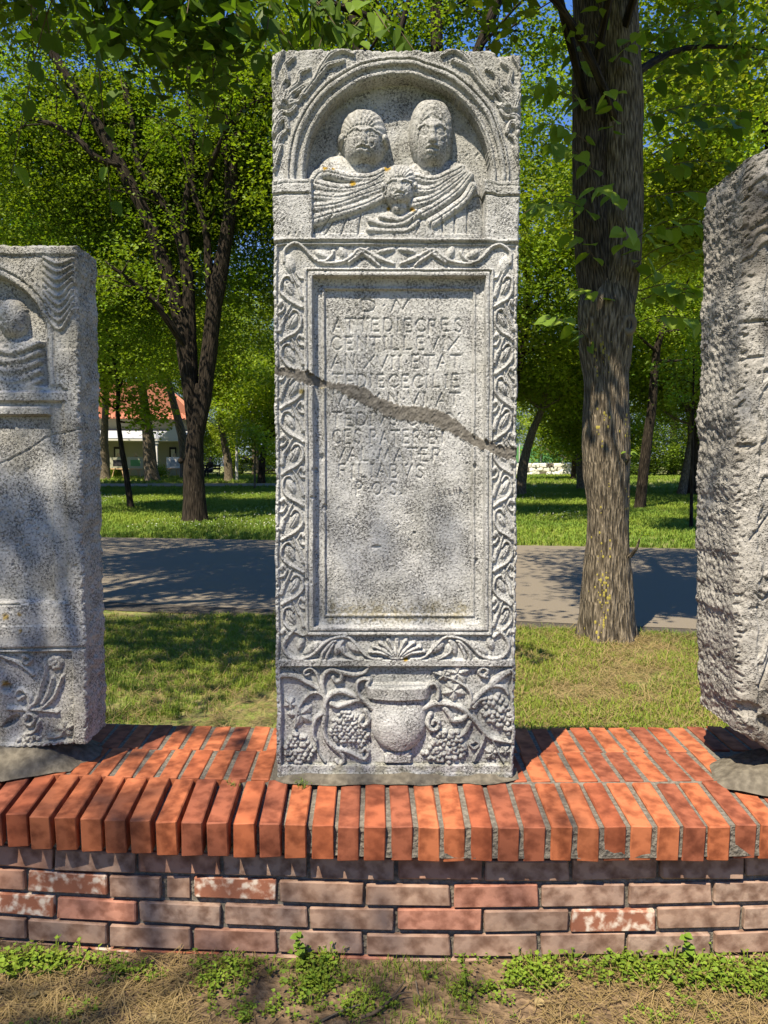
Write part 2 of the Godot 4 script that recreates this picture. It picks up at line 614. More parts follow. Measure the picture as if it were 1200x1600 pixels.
# Turns a relief into meshes, one for each part, plus the rough sides and back. The face lies in the plane z = 0.
func carve(R: Relief, root: Node3D, thick: float, side_step: float, rough: float, stone: Material, warp: Callable, edge := 9.0) -> void:
	var f := FastNoiseLite.new()
	f.seed = 77
	f.frequency = 0.02
	f.fractal_octaves = 4
	var nx := R.nx
	var ny := R.ny
	var P := PackedVector3Array()
	P.resize(nx * ny)
	for j in ny:
		for i in nx:
			var c := j * nx + i
			var x := i * R.s - R.w / 2
			var y := j * R.s
			var z := R.H[c] + f.get_noise_2d(x * 6.0, y * 6.0) * 1.1 + f.get_noise_2d(x * 1.3 + 900.0, y * 1.3) * 1.2
			var chip := f.get_noise_2d(x * 2.2 - 500.0, y * 2.2 + 300.0)
			var e := minf(minf(x + R.w / 2, R.w / 2 - x), minf(y + 4.0, R.h - y))
			var r := edge * (0.8 + 1.8 * maxf(0.0, chip * 2.0))
			if e < r: z -= r - sqrt(maxf(0.0, r * r - (r - e) * (r - e)))
			P[c] = (warp as Callable).call(Vector3(x, y, z)) / 1000.0
	var N := PackedVector3Array()
	N.resize(nx * ny)
	for j in ny:
		var j0 := maxi(j - 1, 0) * nx
		var j1 := mini(j + 1, ny - 1) * nx
		for i in nx:
			N[j * nx + i] = (P[j * nx + mini(i + 1, nx - 1)] - P[j * nx + maxi(i - 1, 0)]).cross(P[j1 + i] - P[j0 + i]).normalized()
	var cells := []
	for k in R.names.size(): cells.append(PackedInt32Array())
	for j in ny - 1:
		for i in nx - 1: cells[R.I[j * nx + i]].append(j * nx + i)
	var remap := PackedInt32Array()
	var stamp := PackedInt32Array()
	remap.resize(nx * ny)
	stamp.resize(nx * ny)
	stamp.fill(-1)
	var owners := {}
	for k in R.names.size():
		var list: PackedInt32Array = cells[k]
		if list.is_empty(): continue
		var v := PackedVector3Array()
		var n := PackedVector3Array()
		var col := PackedColorArray()
		var idx := PackedInt32Array()
		for c in list:
			var q := [c, c + nx, c + nx + 1, c + 1]
			for t in 4:
				var g: int = q[t]
				if stamp[g] != k:
					stamp[g] = k
					remap[g] = v.size()
					v.append(P[g])
					n.append(N[g])
					col.append(R.C[g])
				q[t] = remap[g]
			idx.append_array([q[0], q[1], q[2], q[0], q[2], q[3]])
		var name_of: String = R.names[k]
		var m: Material = R.mats.get(k, stone)
		if ">" in name_of:
			part(name_of.get_slice(">", 1), arrays_mesh(v, n, idx, col), m, owners.get(name_of.get_slice(">", 0), root))
		else:
			owners[name_of] = part(name_of, arrays_mesh(v, n, idx, col), m, root)
	# sides and back
	var ring := PackedInt32Array()
	var out := PackedVector2Array()
	for i in nx: ring.append(i); out.append(Vector2(0, -1))
	for j in range(1, ny): ring.append(j * nx + nx - 1); out.append(Vector2(1, 0))
	for i in range(nx - 2, -1, -1): ring.append((ny - 1) * nx + i); out.append(Vector2(0, 1))
	for j in range(ny - 2, -1, -1): ring.append(j * nx); out.append(Vector2(-1, 0))
	var m := maxi(2, int(thick / side_step))
	var nu := ring.size()
	var S := PackedVector3Array()
	var SC := PackedColorArray()
	S.resize(nu * (m + 1))
	SC.resize(nu * (m + 1))
	for v in m + 1:
		var t := float(v) / m
		for u in nu:
			var q := P[ring[u]]
			var z := lerpf(q.z, -thick, t)
			var d := minf(1.0, t * 5.0) * (rough * (f.get_noise_3d(q.x * 1900.0, q.y * 1900.0, z * 1900.0) + 0.5 * f.get_noise_3d(q.x * 500.0, q.y * 500.0, z * 500.0)) - rough * 0.3)
			if v == m: d -= 0.006
			S[v * nu + u] = Vector3(q.x + out[u].x * d, q.y + out[u].y * d, z)
			SC[v * nu + u] = R.C[ring[u]].lerp(Color(0.93, 0.92, 0.9), 0.5)
	# u runs counter-clockwise seen from the front, v runs backwards: turn it to face outwards
	var rev := PackedVector3Array()
	var revc := PackedColorArray()
	for v in m + 1:
		for u in nu:
			rev.append(S[(m - v) * nu + u])
			revc.append(SC[(m - v) * nu + u])
	part("rough_side", grid(rev, nu, m + 1, false, null, revc), stone, root)
	var bk := Soup.new()
	var mid := Vector3(0, R.h / 2000.0, -thick)
	var st := maxi(1, nu / 120)
	var b := PackedVector3Array()
	for u in range(0, nu, st): b.append(S[m * nu + u])
	for k in b.size(): bk.tri(mid, b[k], b[(k + 1) % b.size()])
	part("rough_back", bk.mesh(), stone, root)


func head(R: Relief, cx: float, cy: float, rx: float, ry: float, base: float, d: float, called: String, woman := false, worn := 0.0) -> void:
	var g := R.id(called)
	var hair := R.id(called + ">hair")
	# hair mass first, then the face set into it
	R.dome(cx, cy + ry * 0.14, rx * (1.12 if not woman else 1.14), ry * (0.98 if not woman else 1.0), 0, base, d * 0.82, hair, 2.4)
	if not woman:
		for sd in [-1.0, 1.0]: R.dome(cx + sd * rx * 1.02, cy + ry * 0.02, rx * 0.22, ry * 0.24, 0, base, d * 0.62, g, 2.2)
	R.dome(cx, cy - ry * (0.17 if not woman else 0.13), rx * (0.96 if not woman else 0.88), ry * (0.80 if not woman else 0.84), 0, base, d, g, 2.6)
	R.dome(cx, cy - ry * 0.95, rx * 0.55, ry * 0.42, 0, base, d * 0.55, g, 2.4)
	for jj in range(R.iy(cy - ry * 1.3), R.iy(cy + ry * 1.3)):
		for ii in range(R.ix(cx - rx * 1.3), R.ix(cx + rx * 1.3)):
			var c := jj * R.nx + ii
			if R.I[c] != hair: continue
			var q := Vector2(ii * R.s - R.w / 2 - cx, jj * R.s - cy + ry * 0.1)
			var a := atan2(q.y, q.x)
			var rad := Vector2(q.x / rx, q.y / ry).length()
			R.H[c] += 3.5 + (1.5 * sin(a * 30.0 + rad * 9.0 + 2.0 * sin(a * 5.0)) if not woman else 1.5 * sin(rad * 34.0 + 2.0 * sin(a * 3.0)) + 0.8 * sin(a * 18.0))
	var top := base + d
	for sd in [-1.0, 1.0]:
		var ex: float = cx + sd * rx * 0.40
		var ey := cy + ry * 0.02
		R.dome(ex, ey, rx * 0.30, ry * 0.15, 0, 0, 7.0, -1, 2.0, 2)          # socket
		R.flush()
		R.dome(ex, ey - 1, rx * 0.21, ry * 0.095, 0, 0, 4.5, -1, 2.0, 3)          # eyeball
		R.stroke(smooth2(pv([ex - rx * 0.24, ey, ex, ey + ry * 0.12, ex + rx * 0.24, ey - ry * 0.01])), 2.6, 2.6, 0, 3.2, -1, 3)
		R.stroke(smooth2(pv([ex - rx * 0.22, ey - ry * 0.02, ex, ey - ry * 0.10, ex + rx * 0.22, ey - ry * 0.02])), 2.2, 2.2, 0, 2.0, -1, 3)
		R.flush()
		R.dome(ex - rx * 0.03, ey, 2.8, 2.8, 0, 0, 3.0, -1, 2.0, 2)
		R.stroke(smooth2(pv([cx + sd * rx * 0.10, cy + ry * 0.13, ex, cy + ry * 0.23, cx + sd * rx * 0.76, cy + ry * 0.12])), 5.0, 3.5, 0, 3.6, -1, 3)
		R.flush()
	R.stroke(pv([cx, cy + ry * 0.16, cx, cy - ry * 0.24]), rx * 0.12, rx * 0.22, 0, 10.0 * (1.0 - worn), -1, 3)
	R.flush()
	R.dome(cx, cy - ry * 0.25, rx * 0.27, ry * 0.09, 0, 0, 5.0 * (1.0 - worn), -1, 2.0, 3)
	R.flush()
	R.stroke(smooth2(pv([cx - rx * 0.30, cy - ry * 0.47, cx, cy - ry * 0.44, cx + rx * 0.30, cy - ry * 0.48])), 3.6, 3.6, 0, 5.5, -1, 2)
	R.flush()
	R.stroke(smooth2(pv([cx - rx * 0.24, cy - ry * 0.40, cx, cy - ry * 0.385, cx + rx * 0.24, cy - ry * 0.40])), 4, 4, 0, 2.6, -1, 3)
	R.stroke(smooth2(pv([cx - rx * 0.22, cy - ry * 0.54, cx, cy - ry * 0.56, cx + rx * 0.22, cy - ry * 0.54])), 4, 4, 0, 2.6, -1, 3)
	R.dome(cx, cy - ry * 0.72, rx * 0.3, ry * 0.14, 0, 0, 3.5, -1, 2.0, 3)
	R.flush()
	if worn > 0.0:
		for k in 16:
			R.dome(cx + rng.randf_range(-0.5, 0.5) * rx, cy - rng.randf_range(0.05, 0.65) * ry, rng.randf_range(4, 9), rng.randf_range(3, 7), rng.randf() * 3.0, 0, rng.randf_range(1, 4) * worn, -1, 2.0, 2)
			R.flush()


func rinceau(R: Relief, cx: float, y0: float, y1: float, half: float, waves: int, ground: float, top: float, called: String, flip := 1.0) -> void:
	# an upright running scroll: in each bay a hooked stalk round a drop-shaped leaf, and two pointed leaflets
	var g := R.id(called)
	var bay := (y1 - y0) / waves
	var hgt := top - ground
	for k in waves:
		var sd := flip * (-1.0 if k % 2 == 0 else 1.0)
		var yc := y0 + bay * (k + 0.5) + rng.randf_range(-4, 4)
		var q := func(a: Array) -> PackedVector2Array:
			var p := PackedVector2Array()
			for t in a.size() / 2: p.append(Vector2(cx + sd * half * a[2 * t] + rng.randf_range(-1.5, 1.5), yc + bay * a[2 * t + 1] + rng.randf_range(-1.5, 1.5)))
			return smooth2(p)
		var lf := R.id(called + ">leaf")
		R.dome(cx + sd * half * 0.16, yc + bay * 0.05, bay * 0.27, half * 0.36, sd * 1.05, ground, hgt * 0.95, lf, 1.6)
		R.stroke((q as Callable).call([-0.2, -0.16, 0.2, 0.06, 0.4, 0.24]), 2.4, 1.5, 0, 4.0, -1, 2)
		R.stroke((q as Callable).call([-0.85, -0.56, -0.35, -0.44, 0.35, -0.30, 0.86, -0.04, 0.70, 0.28, 0.20, 0.36, -0.12, 0.20]), 5.5, 3.2, ground, hgt, g)
		R.stroke((q as Callable).call([-0.92, -0.22, -0.66, 0.06, -0.42, 0.20, -0.05, 0.52]), 8.0, 2.0, ground, hgt * 0.9, R.id(called + ">leaf"))
		R.stroke((q as Callable).call([0.95, -0.44, 0.72, -0.36, 0.45, -0.52]), 7.5, 2.0, ground, hgt * 0.85, R.id(called + ">leaf"))
		R.stroke((q as Callable).call([-0.66, 0.04, -0.42, 0.20, -0.10, 0.46]), 2.0, 1.2, 0, 3.0, -1, 2)
		R.stroke((q as Callable).call([-0.95, 0.30, -0.70, 0.34, -0.45, 0.50]), 5.0, 1.6, ground, hgt * 0.8, g)
	R.flush()


func make_steles() -> void:
	tall_stele()
	left_stele()
	right_stele()


func tall_stele() -> void:
	var R := Relief.new(757.0, 2258.0, 2.5)
	var root := thing("funerary_stele", "tallest pale grey carved gravestone with three portrait busts above a Latin inscription panel", "gravestone", Vector3(0.037, 0.465, -2.40), "Roman gravestones set on the brick wall")
	# ---- portrait niche under an arch
	var arch := R.id("arch_moulding")
	var niche := R.id("niche")
	for j in range(R.iy(1700), R.ny):
		for i in R.nx:
			var x := i * R.s - R.w / 2 - 5.0
			var y := j * R.s
			var r := Vector2(x, maxf(0.0, y - 1897.0)).length() if y > 1856.0 else absf(x)
			var c := j * R.nx + i
			if y > 1856.0:
				if r < 283.0:
					R.H[c] = -66.0 + 5.0 * clampf((r - 235.0) / 48.0, 0, 1)
					R.I[c] = niche
				elif r < 345.0:
					R.I[c] = arch
					if r < 290.0: R.H[c] = -8.0 - (290.0 - r) * 1.2
					elif r < 300.0: R.H[c] = -5.0
					elif r < 304.0: R.H[c] = -13.0
					elif r < 314.0: R.H[c] = -13.0 + (r - 304.0) * 0.35
					elif r < 330.0: R.H[c] = -6.0 + 7.0 * sqrt(1.0 - pow((r - 322.0) / 8.0, 2.0))
					elif r < 333.0: R.H[c] = -9.0
					elif r < 341.0: R.H[c] = -1.0
					else: R.H[c] = -8.0
				else:
					R.H[c] = -10.0
			elif x > -263.0 and x < 267.0:
				R.H[c] = -66.0
				R.I[c] = niche
	for sd in [-1.0, 1.0]:
		var imp := R.id("impost")
		if sd < 0: R.rect(-378, 1832, -258, 1872, 3.0, imp)
		else: R.rect(270, 1832, 378, 1872, 3.0, imp)
		R.stroke(pv([sd * 378, 1830, sd * 268, 1830]), 4, 4, 0, 6, -1, 1)
		R.stroke(pv([sd * 378, 1860, sd * 268, 1862]), 3, 3, 3, 3, -1, 1)
	# spandrels: an acanthus leaf in each corner
	for sd in [-1.0, 1.0]:
		var ac := R.id("corner_acanthus")
		for line in [pv([-351,2099,-363,2134,-370,2171,-366,2212,-346,2249]), pv([-346,2099,-347,2140,-331,2171,-337,2206,-311,2234]), pv([-341,2098,-328,2134,-299,2159,-292,2187,-263,2199]), pv([-335,2096,-315,2124,-283,2146,-266,2153]), pv([-279,2127,-247,2165,-224,2206,-198,2240,-163,2256,-130,2243]), pv([-257,2153,-227,2187,-205,2209,-160,2224]), pv([-367,2052,-351,2071,-322,2074,-306,2090]), pv([-368,2021,-358,2046,-338,2052,-329,2024]), pv([-368,1973,-355,2002,-338,2014]), pv([-375,1913,-365,1945,-352,1976]), pv([-322,2099,-296,2112,-289,2121])]:
			var p: PackedVector2Array = line
			if sd > 0:
				for k in p.size(): p[k].x = 10.0 - p[k].x
			R.stroke(smooth2(p), 12.0, 6.5, -10, 12, ac)
			R.stroke(smooth2(p), 2.4, 1.6, 0, 5.0, -1, 2)
		R.flush()
		for hole in [Vector2(-305, 2118), Vector2(-338, 2090), Vector2(-330, 2150)]:
			R.dome(hole.x * -sd if sd > 0 else hole.x, hole.y, 12, 15, 0.4, 0, 9, -1, 2.0, 2)
		R.flush()
	# ---- busts
	var man := R.id("left_bust")
	R.names[man] = "portrait_bust"
	R.dome(-135, 1700, 152, 268, 0, -66, 46, man, 3.2)
	var wom := R.id("mantled_bust")
	R.names[wom] = "mantled_bust"
	R.dome(130, 1690, 150, 262, 0, -66, 46, wom, 3.2)
	R.rect(-258, 1697, 262, 1716, -16)
	for line in [pv([-254,1865,-239,1890,-206,1897,-135,1882,-78,1883,-36,1902]), pv([-253,1865,-197,1851,-135,1851,-78,1867,-38,1893]), pv([-253,1828,-173,1823,-102,1844,-38,1872]), pv([-256,1793,-197,1800,-102,1830,-36,1853]), pv([-262,1754,-197,1773,-102,1800,-45,1828])]:
		R.stroke(smooth2(line), 19, 15, -20, 12, man)
		R.stroke(smooth2(line), 3.5, 2.5, 0, 4.0, -1, 2)
	for line in [pv([-235,1726,-221,1745,-197,1768]), pv([-221,1712,-195,1754]), pv([-171,1712,-152,1768]), pv([-117,1712,-109,1773]), pv([-88,1712,-88,1754])]:
		R.stroke(smooth2(line), 4, 3, 0, 9, -1, 2)
	for line in [pv([61,1883,115,1877,162,1893,200,1913]), pv([57,1847,110,1849,162,1877,202,1902]), pv([53,1805,106,1821,162,1853,214,1897]), pv([82,1777,134,1805,186,1842,226,1890]), pv([108,1749,163,1782,210,1819,235,1860])]:
		R.stroke(smooth2(line), 18, 14, -20, 12, wom)
		R.stroke(smooth2(line), 3.5, 2.5, 0, 4.0, -1, 2)
	for line in [pv([181,1782,182,1717]), pv([219,1805,222,1717]), pv([108,1749,106,1712]), pv([141,1763,146,1712]), pv([236,1828,257,1837,273,1810,274,1717])]:
		R.stroke(smooth2(line), 4, 3, 0, 9, -1, 2)
	R.flush()
	R.dome(-103, 1935, 62, 40, 0, -64, 38, man)
	R.dome(110, 1925, 42, 44, 0, -64, 40, wom)
	head(R, -101, 2003, 64, 86, -64, 76, "portrait_bust", false, 0.75)
	head(R, 110, 2013, 59, 106, -64, 78, "mantled_bust", true, 0.1)
	var kid := R.id("child_bust")
	R.dome(14, 1688, 128, 98, 0, -30, 22, kid, 2.6)
	for line in [pv([-79,1754,-27,1738,30,1747,73,1777]), pv([-45,1766,11,1756,61,1782]), pv([-83,1726,-8,1722,40,1726,68,1749])]:
		R.stroke(smooth2(line), 9, 7, -14, 10, kid)
	for line in [pv([35,1731,54,1763]), pv([63,1717,78,1759])]:
		R.stroke(line, 3, 3, 0, 6, -1, 2)
	R.flush()
	head(R, 10, 1856, 47, 60, -26, 42, "child_bust", false, 0.6)
	# ---- ledge under the busts
	R.rect(-378, 1684, 378, 1697, 2)
	R.stroke(pv([-372, 1686, -100, 1687, 60, 1684, 376, 1685]), 6, 6, 0, 12, -1, 1)
	# ---- leafy border round the panel
	var bd := R.id("border_field")
	R.rect(-366, 390, 369, 1678, -8.5, bd)
	rinceau(R, -325, 470, 1600, 38, 11, -8.5, 1.0, "left_scroll", 1.0)
	rinceau(R, 336, 470, 1600, 31, 11, -8.5, 1.0, "right_scroll", -1.0)
	for nm in R.names.size():
		if "_scroll" in R.names[nm]: R.names[nm] = R.names[nm].replace("left_scroll", "vine_scroll").replace("right_scroll", "leaf_scroll")
	var tf := R.id("top_scroll")
	for sd in [-1.0, 1.0]:
		for line in [pv([-345,1628,-347,1658,-332,1676,-310,1685,-286,1670,-268,1649,-246,1631,-219,1629,-200,1643,-194,1658]), pv([-239,1628,-214,1622,-165,1628,-135,1645,-116,1664,-92,1661,-66,1645,-37,1632,-8,1622]), pv([-145,1626,-112,1649,-86,1668]), pv([-116,1661,-76,1636,-53,1616])]:
			var p: PackedVector2Array = line
			if sd > 0:
				for k in p.size(): p[k].x = 6.0 - p[k].x
			R.stroke(smooth2(p), 6.5, 5, -10, 12, tf)
		for d in [[-232, 1650, 26, 11, -0.5], [-118, 1650, 30, 9, 0.3], [-60, 1640, 30, 9, -0.3], [-165, 1655, 12, 22, 0.4], [-30, 1662, 30, 8, 0.2], [-330, 1622, 18, 30, 0.3]]:
			R.dome(d[0] * -sd + (3.0 if sd > 0 else 0.0), d[1], d[2], d[3], d[4] * -sd, -10, 11, R.id("top_scroll>leaf"))
	for k in R.names.size(): R.names[k] = R.names[k].replace("top_scroll", "top_frieze")
	var bf := R.id("bottom_frieze")
	R.rect(-300, 392, 300, 462, -11, bf)
	for sd in [-1.0, 1.0]:
		for line in [pv([-320,486,-348,451,-352,422,-331,395,-296,391,-260,406,-231,436,-196,458,-153,461,-129,440,-100,407,-76,393,-44,391]), pv([-232,393,-228,411,-203,443,-189,449]), pv([-217,395,-214,407,-196,440]), pv([-168,447,-175,429,-161,407,-125,389,-104,391])]:
			var p: PackedVector2Array = line
			if sd > 0:
				for k in p.size(): p[k].x = 4.0 - p[k].x
			R.stroke(smooth2(p), 7, 4.5, -11, 13, bf)
		for d in [[-262, 425, 36, 15, 0.6], [-300, 440, 12, 24, -0.3], [-182, 428, 13, 28, -0.3], [-132, 428, 28, 15, -0.7], [-165, 420, 8, 22, 0.2]]:
			R.dome(d[0] * -sd, d[1], d[2], d[3], d[4] * -sd, -11, 12, R.id("bottom_frieze>leaf"), 1.8)
	var pal := R.id("palmette")
	for k in 9:
		var a := lerpf(0.25, PI - 0.25, k / 8.0)
		var o := Vector2(4 + cos(a) * 12.0, 396)
		var e := Vector2(4 + cos(a) * 88.0, 400 + sin(a) * 54.0)
		R.stroke(smooth2(pv([o.x, o.y, (o.x + e.x) / 2, (o.y + e.y) / 2 + 6, e.x, e.y])), 9, 6, -10, 15, pal)
		R.stroke(pv([o.x, o.y, e.x, e.y]), 2.2, 1.4, 0, 5, -1, 2)
	R.flush()
	R.rect(-366, 366, 369, 387, 1.0, R.id("fillet"))
	# ---- frame and sunk panel
	var fr := R.id("panel_frame")
	var pn := R.id("inscription_panel")
	for j in range(R.iy(467), R.iy(1611)):
		for i in range(R.ix(-284), R.ix(304)):
			var x := i * R.s - R.w / 2
			var y := j * R.s
			var e := minf(minf(x + 284.0, 304.0 - x), minf(y - 467.0, 1611.0 - y))
			var c := j * R.nx + i
			R.I[c] = fr
			if e < 9.0: R.H[c] = 0.0
			elif e < 13.0: R.H[c] = -7.0
			elif e < 27.0: R.H[c] = -3.5 + 3.0 * sqrt(maxf(0.0, 1.0 - pow((e - 20.0) / 7.0, 2.0)))
			elif e < 54.0: R.H[c] = -30.0 + 8.0 * pow((54.0 - e) / 27.0, 2.0)
			elif e < 62.0: R.H[c] = -26.0
			else:
				R.H[c] = -35.0
				R.I[c] = pn
	# ---- inscription (the lines as they stand, before the crack took part of them)
	inscribe(R, "D·M", -118, 66, 1484, 1520)
	inscribe(R, "ATTEDIECRES", -200, 218, 1421, 1460)
	inscribe(R, "CENTILLEVIX", -206, 204, 1365, 1405)
	inscribe(R, "AN·XVII·ETAT", -206, 210, 1306, 1347)
	inscribe(R, "TEDIECECILIE", -202, 210, 1248, 1287)
	inscribe(R, "VIX·AN·VI·AT", -202, 210, 1190, 1231)
	inscribe(R, "TEDIVS·CRES", -206, 190, 1129, 1168)
	inscribe(R, "CES·PATER·ET", -202, 168, 1072, 1113)
	inscribe(R, "VAL·MATER", -196, 152, 1017, 1057)
	inscribe(R, "FILIABVS", -186, 98, 965, 1006)
	inscribe(R, "P·O·S", -130, 12, 910, 950)
	# ---- lower field: drinking bowl, vines, grapes
	var low := R.id("vine_field")
	R.rect(-362, 42, 366, 366, -15, low)
	R.rect(-362, 22, 366, 44, -2, R.id("base_fillet"))
	var vn := R.id("grape_vine")
	for it in [
		[pv([-362,337,-321,335,-285,317,-250,296,-225,267]), 8, 8], [pv([-225,267,-239,307,-250,343,-267,361,-285,353,-287,339,-273,341]), 6, 4], [pv([-225,267,-232,314,-221,346,-196,357,-175,343,-172,325,-189,316,-198,330]), 8.5, 6],
		[pv([-196,355,-168,346,-132,339,-100,346,-86,364]), 9, 6], [pv([-225,267,-246,281,-271,278,-293,256,-311,227,-318,194,-320,169]), 5.5, 3.5], [pv([-225,220,-225,245,-207,274,-175,285,-140,274,-101,256,-76,229]), 8.5, 9],
		[pv([-204,245,-183,236,-154,245,-125,256,-101,252]), 9, 6], [pv([-225,263,-229,220,-254,198,-261,169,-261,140,-253,125]), 8, 5], [pv([-225,212,-229,176,-222,132,-197,103,-162,92,-129,78,-101,65,-87,85,-97,100,-106,90]), 8, 5],
		[pv([-197,103,-172,81,-165,59,-180,48,-190,59]), 8, 5], [pv([-254,118,-244,81,-223,52]), 3, 2],
		[pv([87,229,121,245,160,245,203,234,232,209,253,187,279,154,307,132,365,120]), 9, 6], [pv([157,229,175,205,182,191,211,194,225,207]), 9, 8], [pv([237,231,242,263,231,292,196,317,153,335,121,346]), 6, 3],
		[pv([246,249,274,281,306,303,341,299,358,278]), 8, 6], [pv([249,234,267,256,288,263]), 7, 5], [pv([306,310,338,339,362,353]), 13, 11], [pv([236,183,225,158,207,140]), 8, 6], [pv([279,154,279,125,265,92,251,59]), 6, 4],
		[pv([307,132,322,96,347,52]), 3.5, 2], [pv([250,129,266,114,250,100,236,114,250,121]), 6, 4], [pv([288,332,277,335,263,346,273,361,291,353,284,339]), 7, 6]]:
		R.stroke(smooth2(it[0]), it[1], it[2], -15, 15, vn)
		R.stroke(smooth2(it[0]), it[1] * 0.16 + 1.4, it[2] * 0.16 + 1.2, 0, 1.6, -1, 2)
	R.flush()
	for it in [[pv([-304,212]), 46, 0.6], [pv([-336,245]), 24, 1.0], [pv([195,343]), 46, 0.3], [pv([185,288]), 40, 0.9], [pv([308,85]), 27, 0.2], [pv([351,92]), 20, 1.0], [pv([153,339]), 26, 0.1]]:
		R.leaf(it[0][0].x, it[0][0].y, it[1], it[2], -15, 15, R.id("vine_leaf"))
	R.bunch(pv([-351,132,-322,154,-272,136,-258,96,-269,63,-316,48,-351,67]), 8.2, -15, 15, "grape_cluster", rng)
	R.bunch(pv([-204,187,-175,227,-140,227,-83,147,-101,107,-147,118,-190,114,-208,147]), 7.2, -15, 14, "hanging_grapes", rng)
	R.bunch(pv([147,165,197,158,229,111,218,67,176,52,100,63,86,85,118,125]), 8.4, -15, 15, "ripe_grapes", rng)
	R.bunch(pv([288,263,324,281,367,249,371,169,354,143,318,176,275,198,271,234]), 8.8, -15, 16, "large_grapes", rng)
	for k in R.names.size(): R.names[k] = R.names[k].replace("hanging_grapes", "grape_bunch").replace("ripe_grapes", "grape_group").replace("large_grapes", "grape_truss")
	var vs := R.id("wine_bowl")
	var vx := 8.0
	for j in range(R.iy(56), R.iy(312)):
		var y := j * R.s
		var hw := 0.0
		var top := 30.0
		if y > 300.0: hw = 100.0; top = 20.0
		elif y > 262.0: hw = lerpf(96.0, 108.0, (y - 262.0) / 38.0); top = 36.0
		elif y > 248.0: hw = 84.0; top = 26.0
		elif y > 96.0:
			var t := (y - 96.0) / 152.0
			hw = 87.0 if y > 180.0 else 87.0 * sqrt(maxf(0.0, 1.0 - pow((180.0 - y) / 92.0, 2.0))); top = 26.0 + 16.0 * sin(t * PI)
		elif y > 88.0: hw = 34.0; top = 12.0
		else: hw = 46.0 if y < 78.0 else 40.0; top = 16.0
		for i in range(R.ix(vx - hw), R.ix(vx + hw) + 1):
			var d := absf(i * R.s - R.w / 2 - vx) / hw
			if d >= 1.0: continue
			var c := j * R.nx + i
			var v := -15.0 + top * (sqrt(1.0 - d * d) if y > 88.0 else minf(1.0, (1.0 - d) * 8.0))
			if v > R.H[c]:
				R.H[c] = v
				R.I[c] = vs
	for line in [pv([-81,292,-90,307,-83,323,-104,326,-120,314,-122,288,-111,263]), pv([-94,223,-85,194,-101,174,-115,187,-106,202]), pv([93,292,107,307,125,310,137,288,134,260]), pv([111,212,103,183,114,162,134,167,136,187,121,192,118,180])]:
		R.stroke(smooth2(line), 9, 6, -15, 18, R.id("wine_bowl>handle"))
	# ---- grey cement band that mends the break
	var mend := R.id("repair_band")
	R.mats[mend] = M["repair"]
	var top_e: PackedVector2Array = pv([-386,1313,-334,1307,-273,1297,-235,1271,-192,1264,-102,1250,-57,1218,13,1193,94,1189,142,1175,182,1155,252,1096,320,1068,402,1056])
	var bot_e: PackedVector2Array = pv([-386,1283,-334,1275,-273,1248,-235,1246,-192,1238,-103,1195,-37,1161,13,1141,94,1137,142,1117,182,1098,252,1060,320,1028,402,1010])
	for i in R.nx:
		var x := i * R.s - R.w / 2
		var yt := 0.0
		var yb := 0.0
		for k in top_e.size() - 1:
			if x >= top_e[k].x and x <= top_e[k + 1].x: yt = lerpf(top_e[k].y, top_e[k + 1].y, (x - top_e[k].x) / (top_e[k + 1].x - top_e[k].x))
			if x >= bot_e[k].x and x <= bot_e[k + 1].x: yb = lerpf(bot_e[k].y, bot_e[k + 1].y, (x - bot_e[k].x) / (bot_e[k + 1].x - bot_e[k].x))
		if yt == 0.0: continue
		yt += noise.get_noise_2d(x * 5.0, 10.0) * 7.0 + noise.get_noise_2d(x * 16.0, 310.0) * 6.0 - 3.0
		yb += noise.get_noise_2d(x * 5.0, 90.0) * 7.0 + noise.get_noise_2d(x * 16.0, 390.0) * 6.0 + 3.0
		var inner := smoothstep(-285.0, -235.0, x) * (1.0 - smoothstep(245.0, 300.0, x))
		for j in range(R.iy(yb), R.iy(yt) + 1):
			var c := j * R.nx + i
			R.H[c] = lerpf(-6.0, -33.5, inner) + noise.get_noise_2d(x * 3.0, j * 7.0) * 3.0 + noise.get_noise_2d(x * 12.0, j * 30.0) * 1.6
			R.I[c] = mend
	# ---- pits and knocks, then stains
	for k in 240:
		var x := rng.randf_range(-370, 370)
		var y := rng.randf_range(30, 2240)
		R.dome(x, y, rng.randf_range(3, 7), rng.randf_range(2.5, 5), rng.randf() * 3.0, 0, rng.randf_range(1.5, 4.0), -1, 2.0, 2)
	for d in [[-262, 903, 9, 6], [-232, 1030, 8, 12], [-225, 870, 8, 14], [-60, 745, 16, 6], [60, 790, 6, 5], [250, 1000, 7, 12], [372, 1480, 14, 40], [372, 1130, 12, 30], [-374, 1490, 12, 34], [370, 300, 12, 30], [-255, 990, 9, 7], [255, 700, 6, 10], [-283, 640, 8, 10]]:
		R.dome(d[0], d[1], d[2], d[3], 0.0, 0, 8.0, -1, 2.0, 2)
	R.flush()
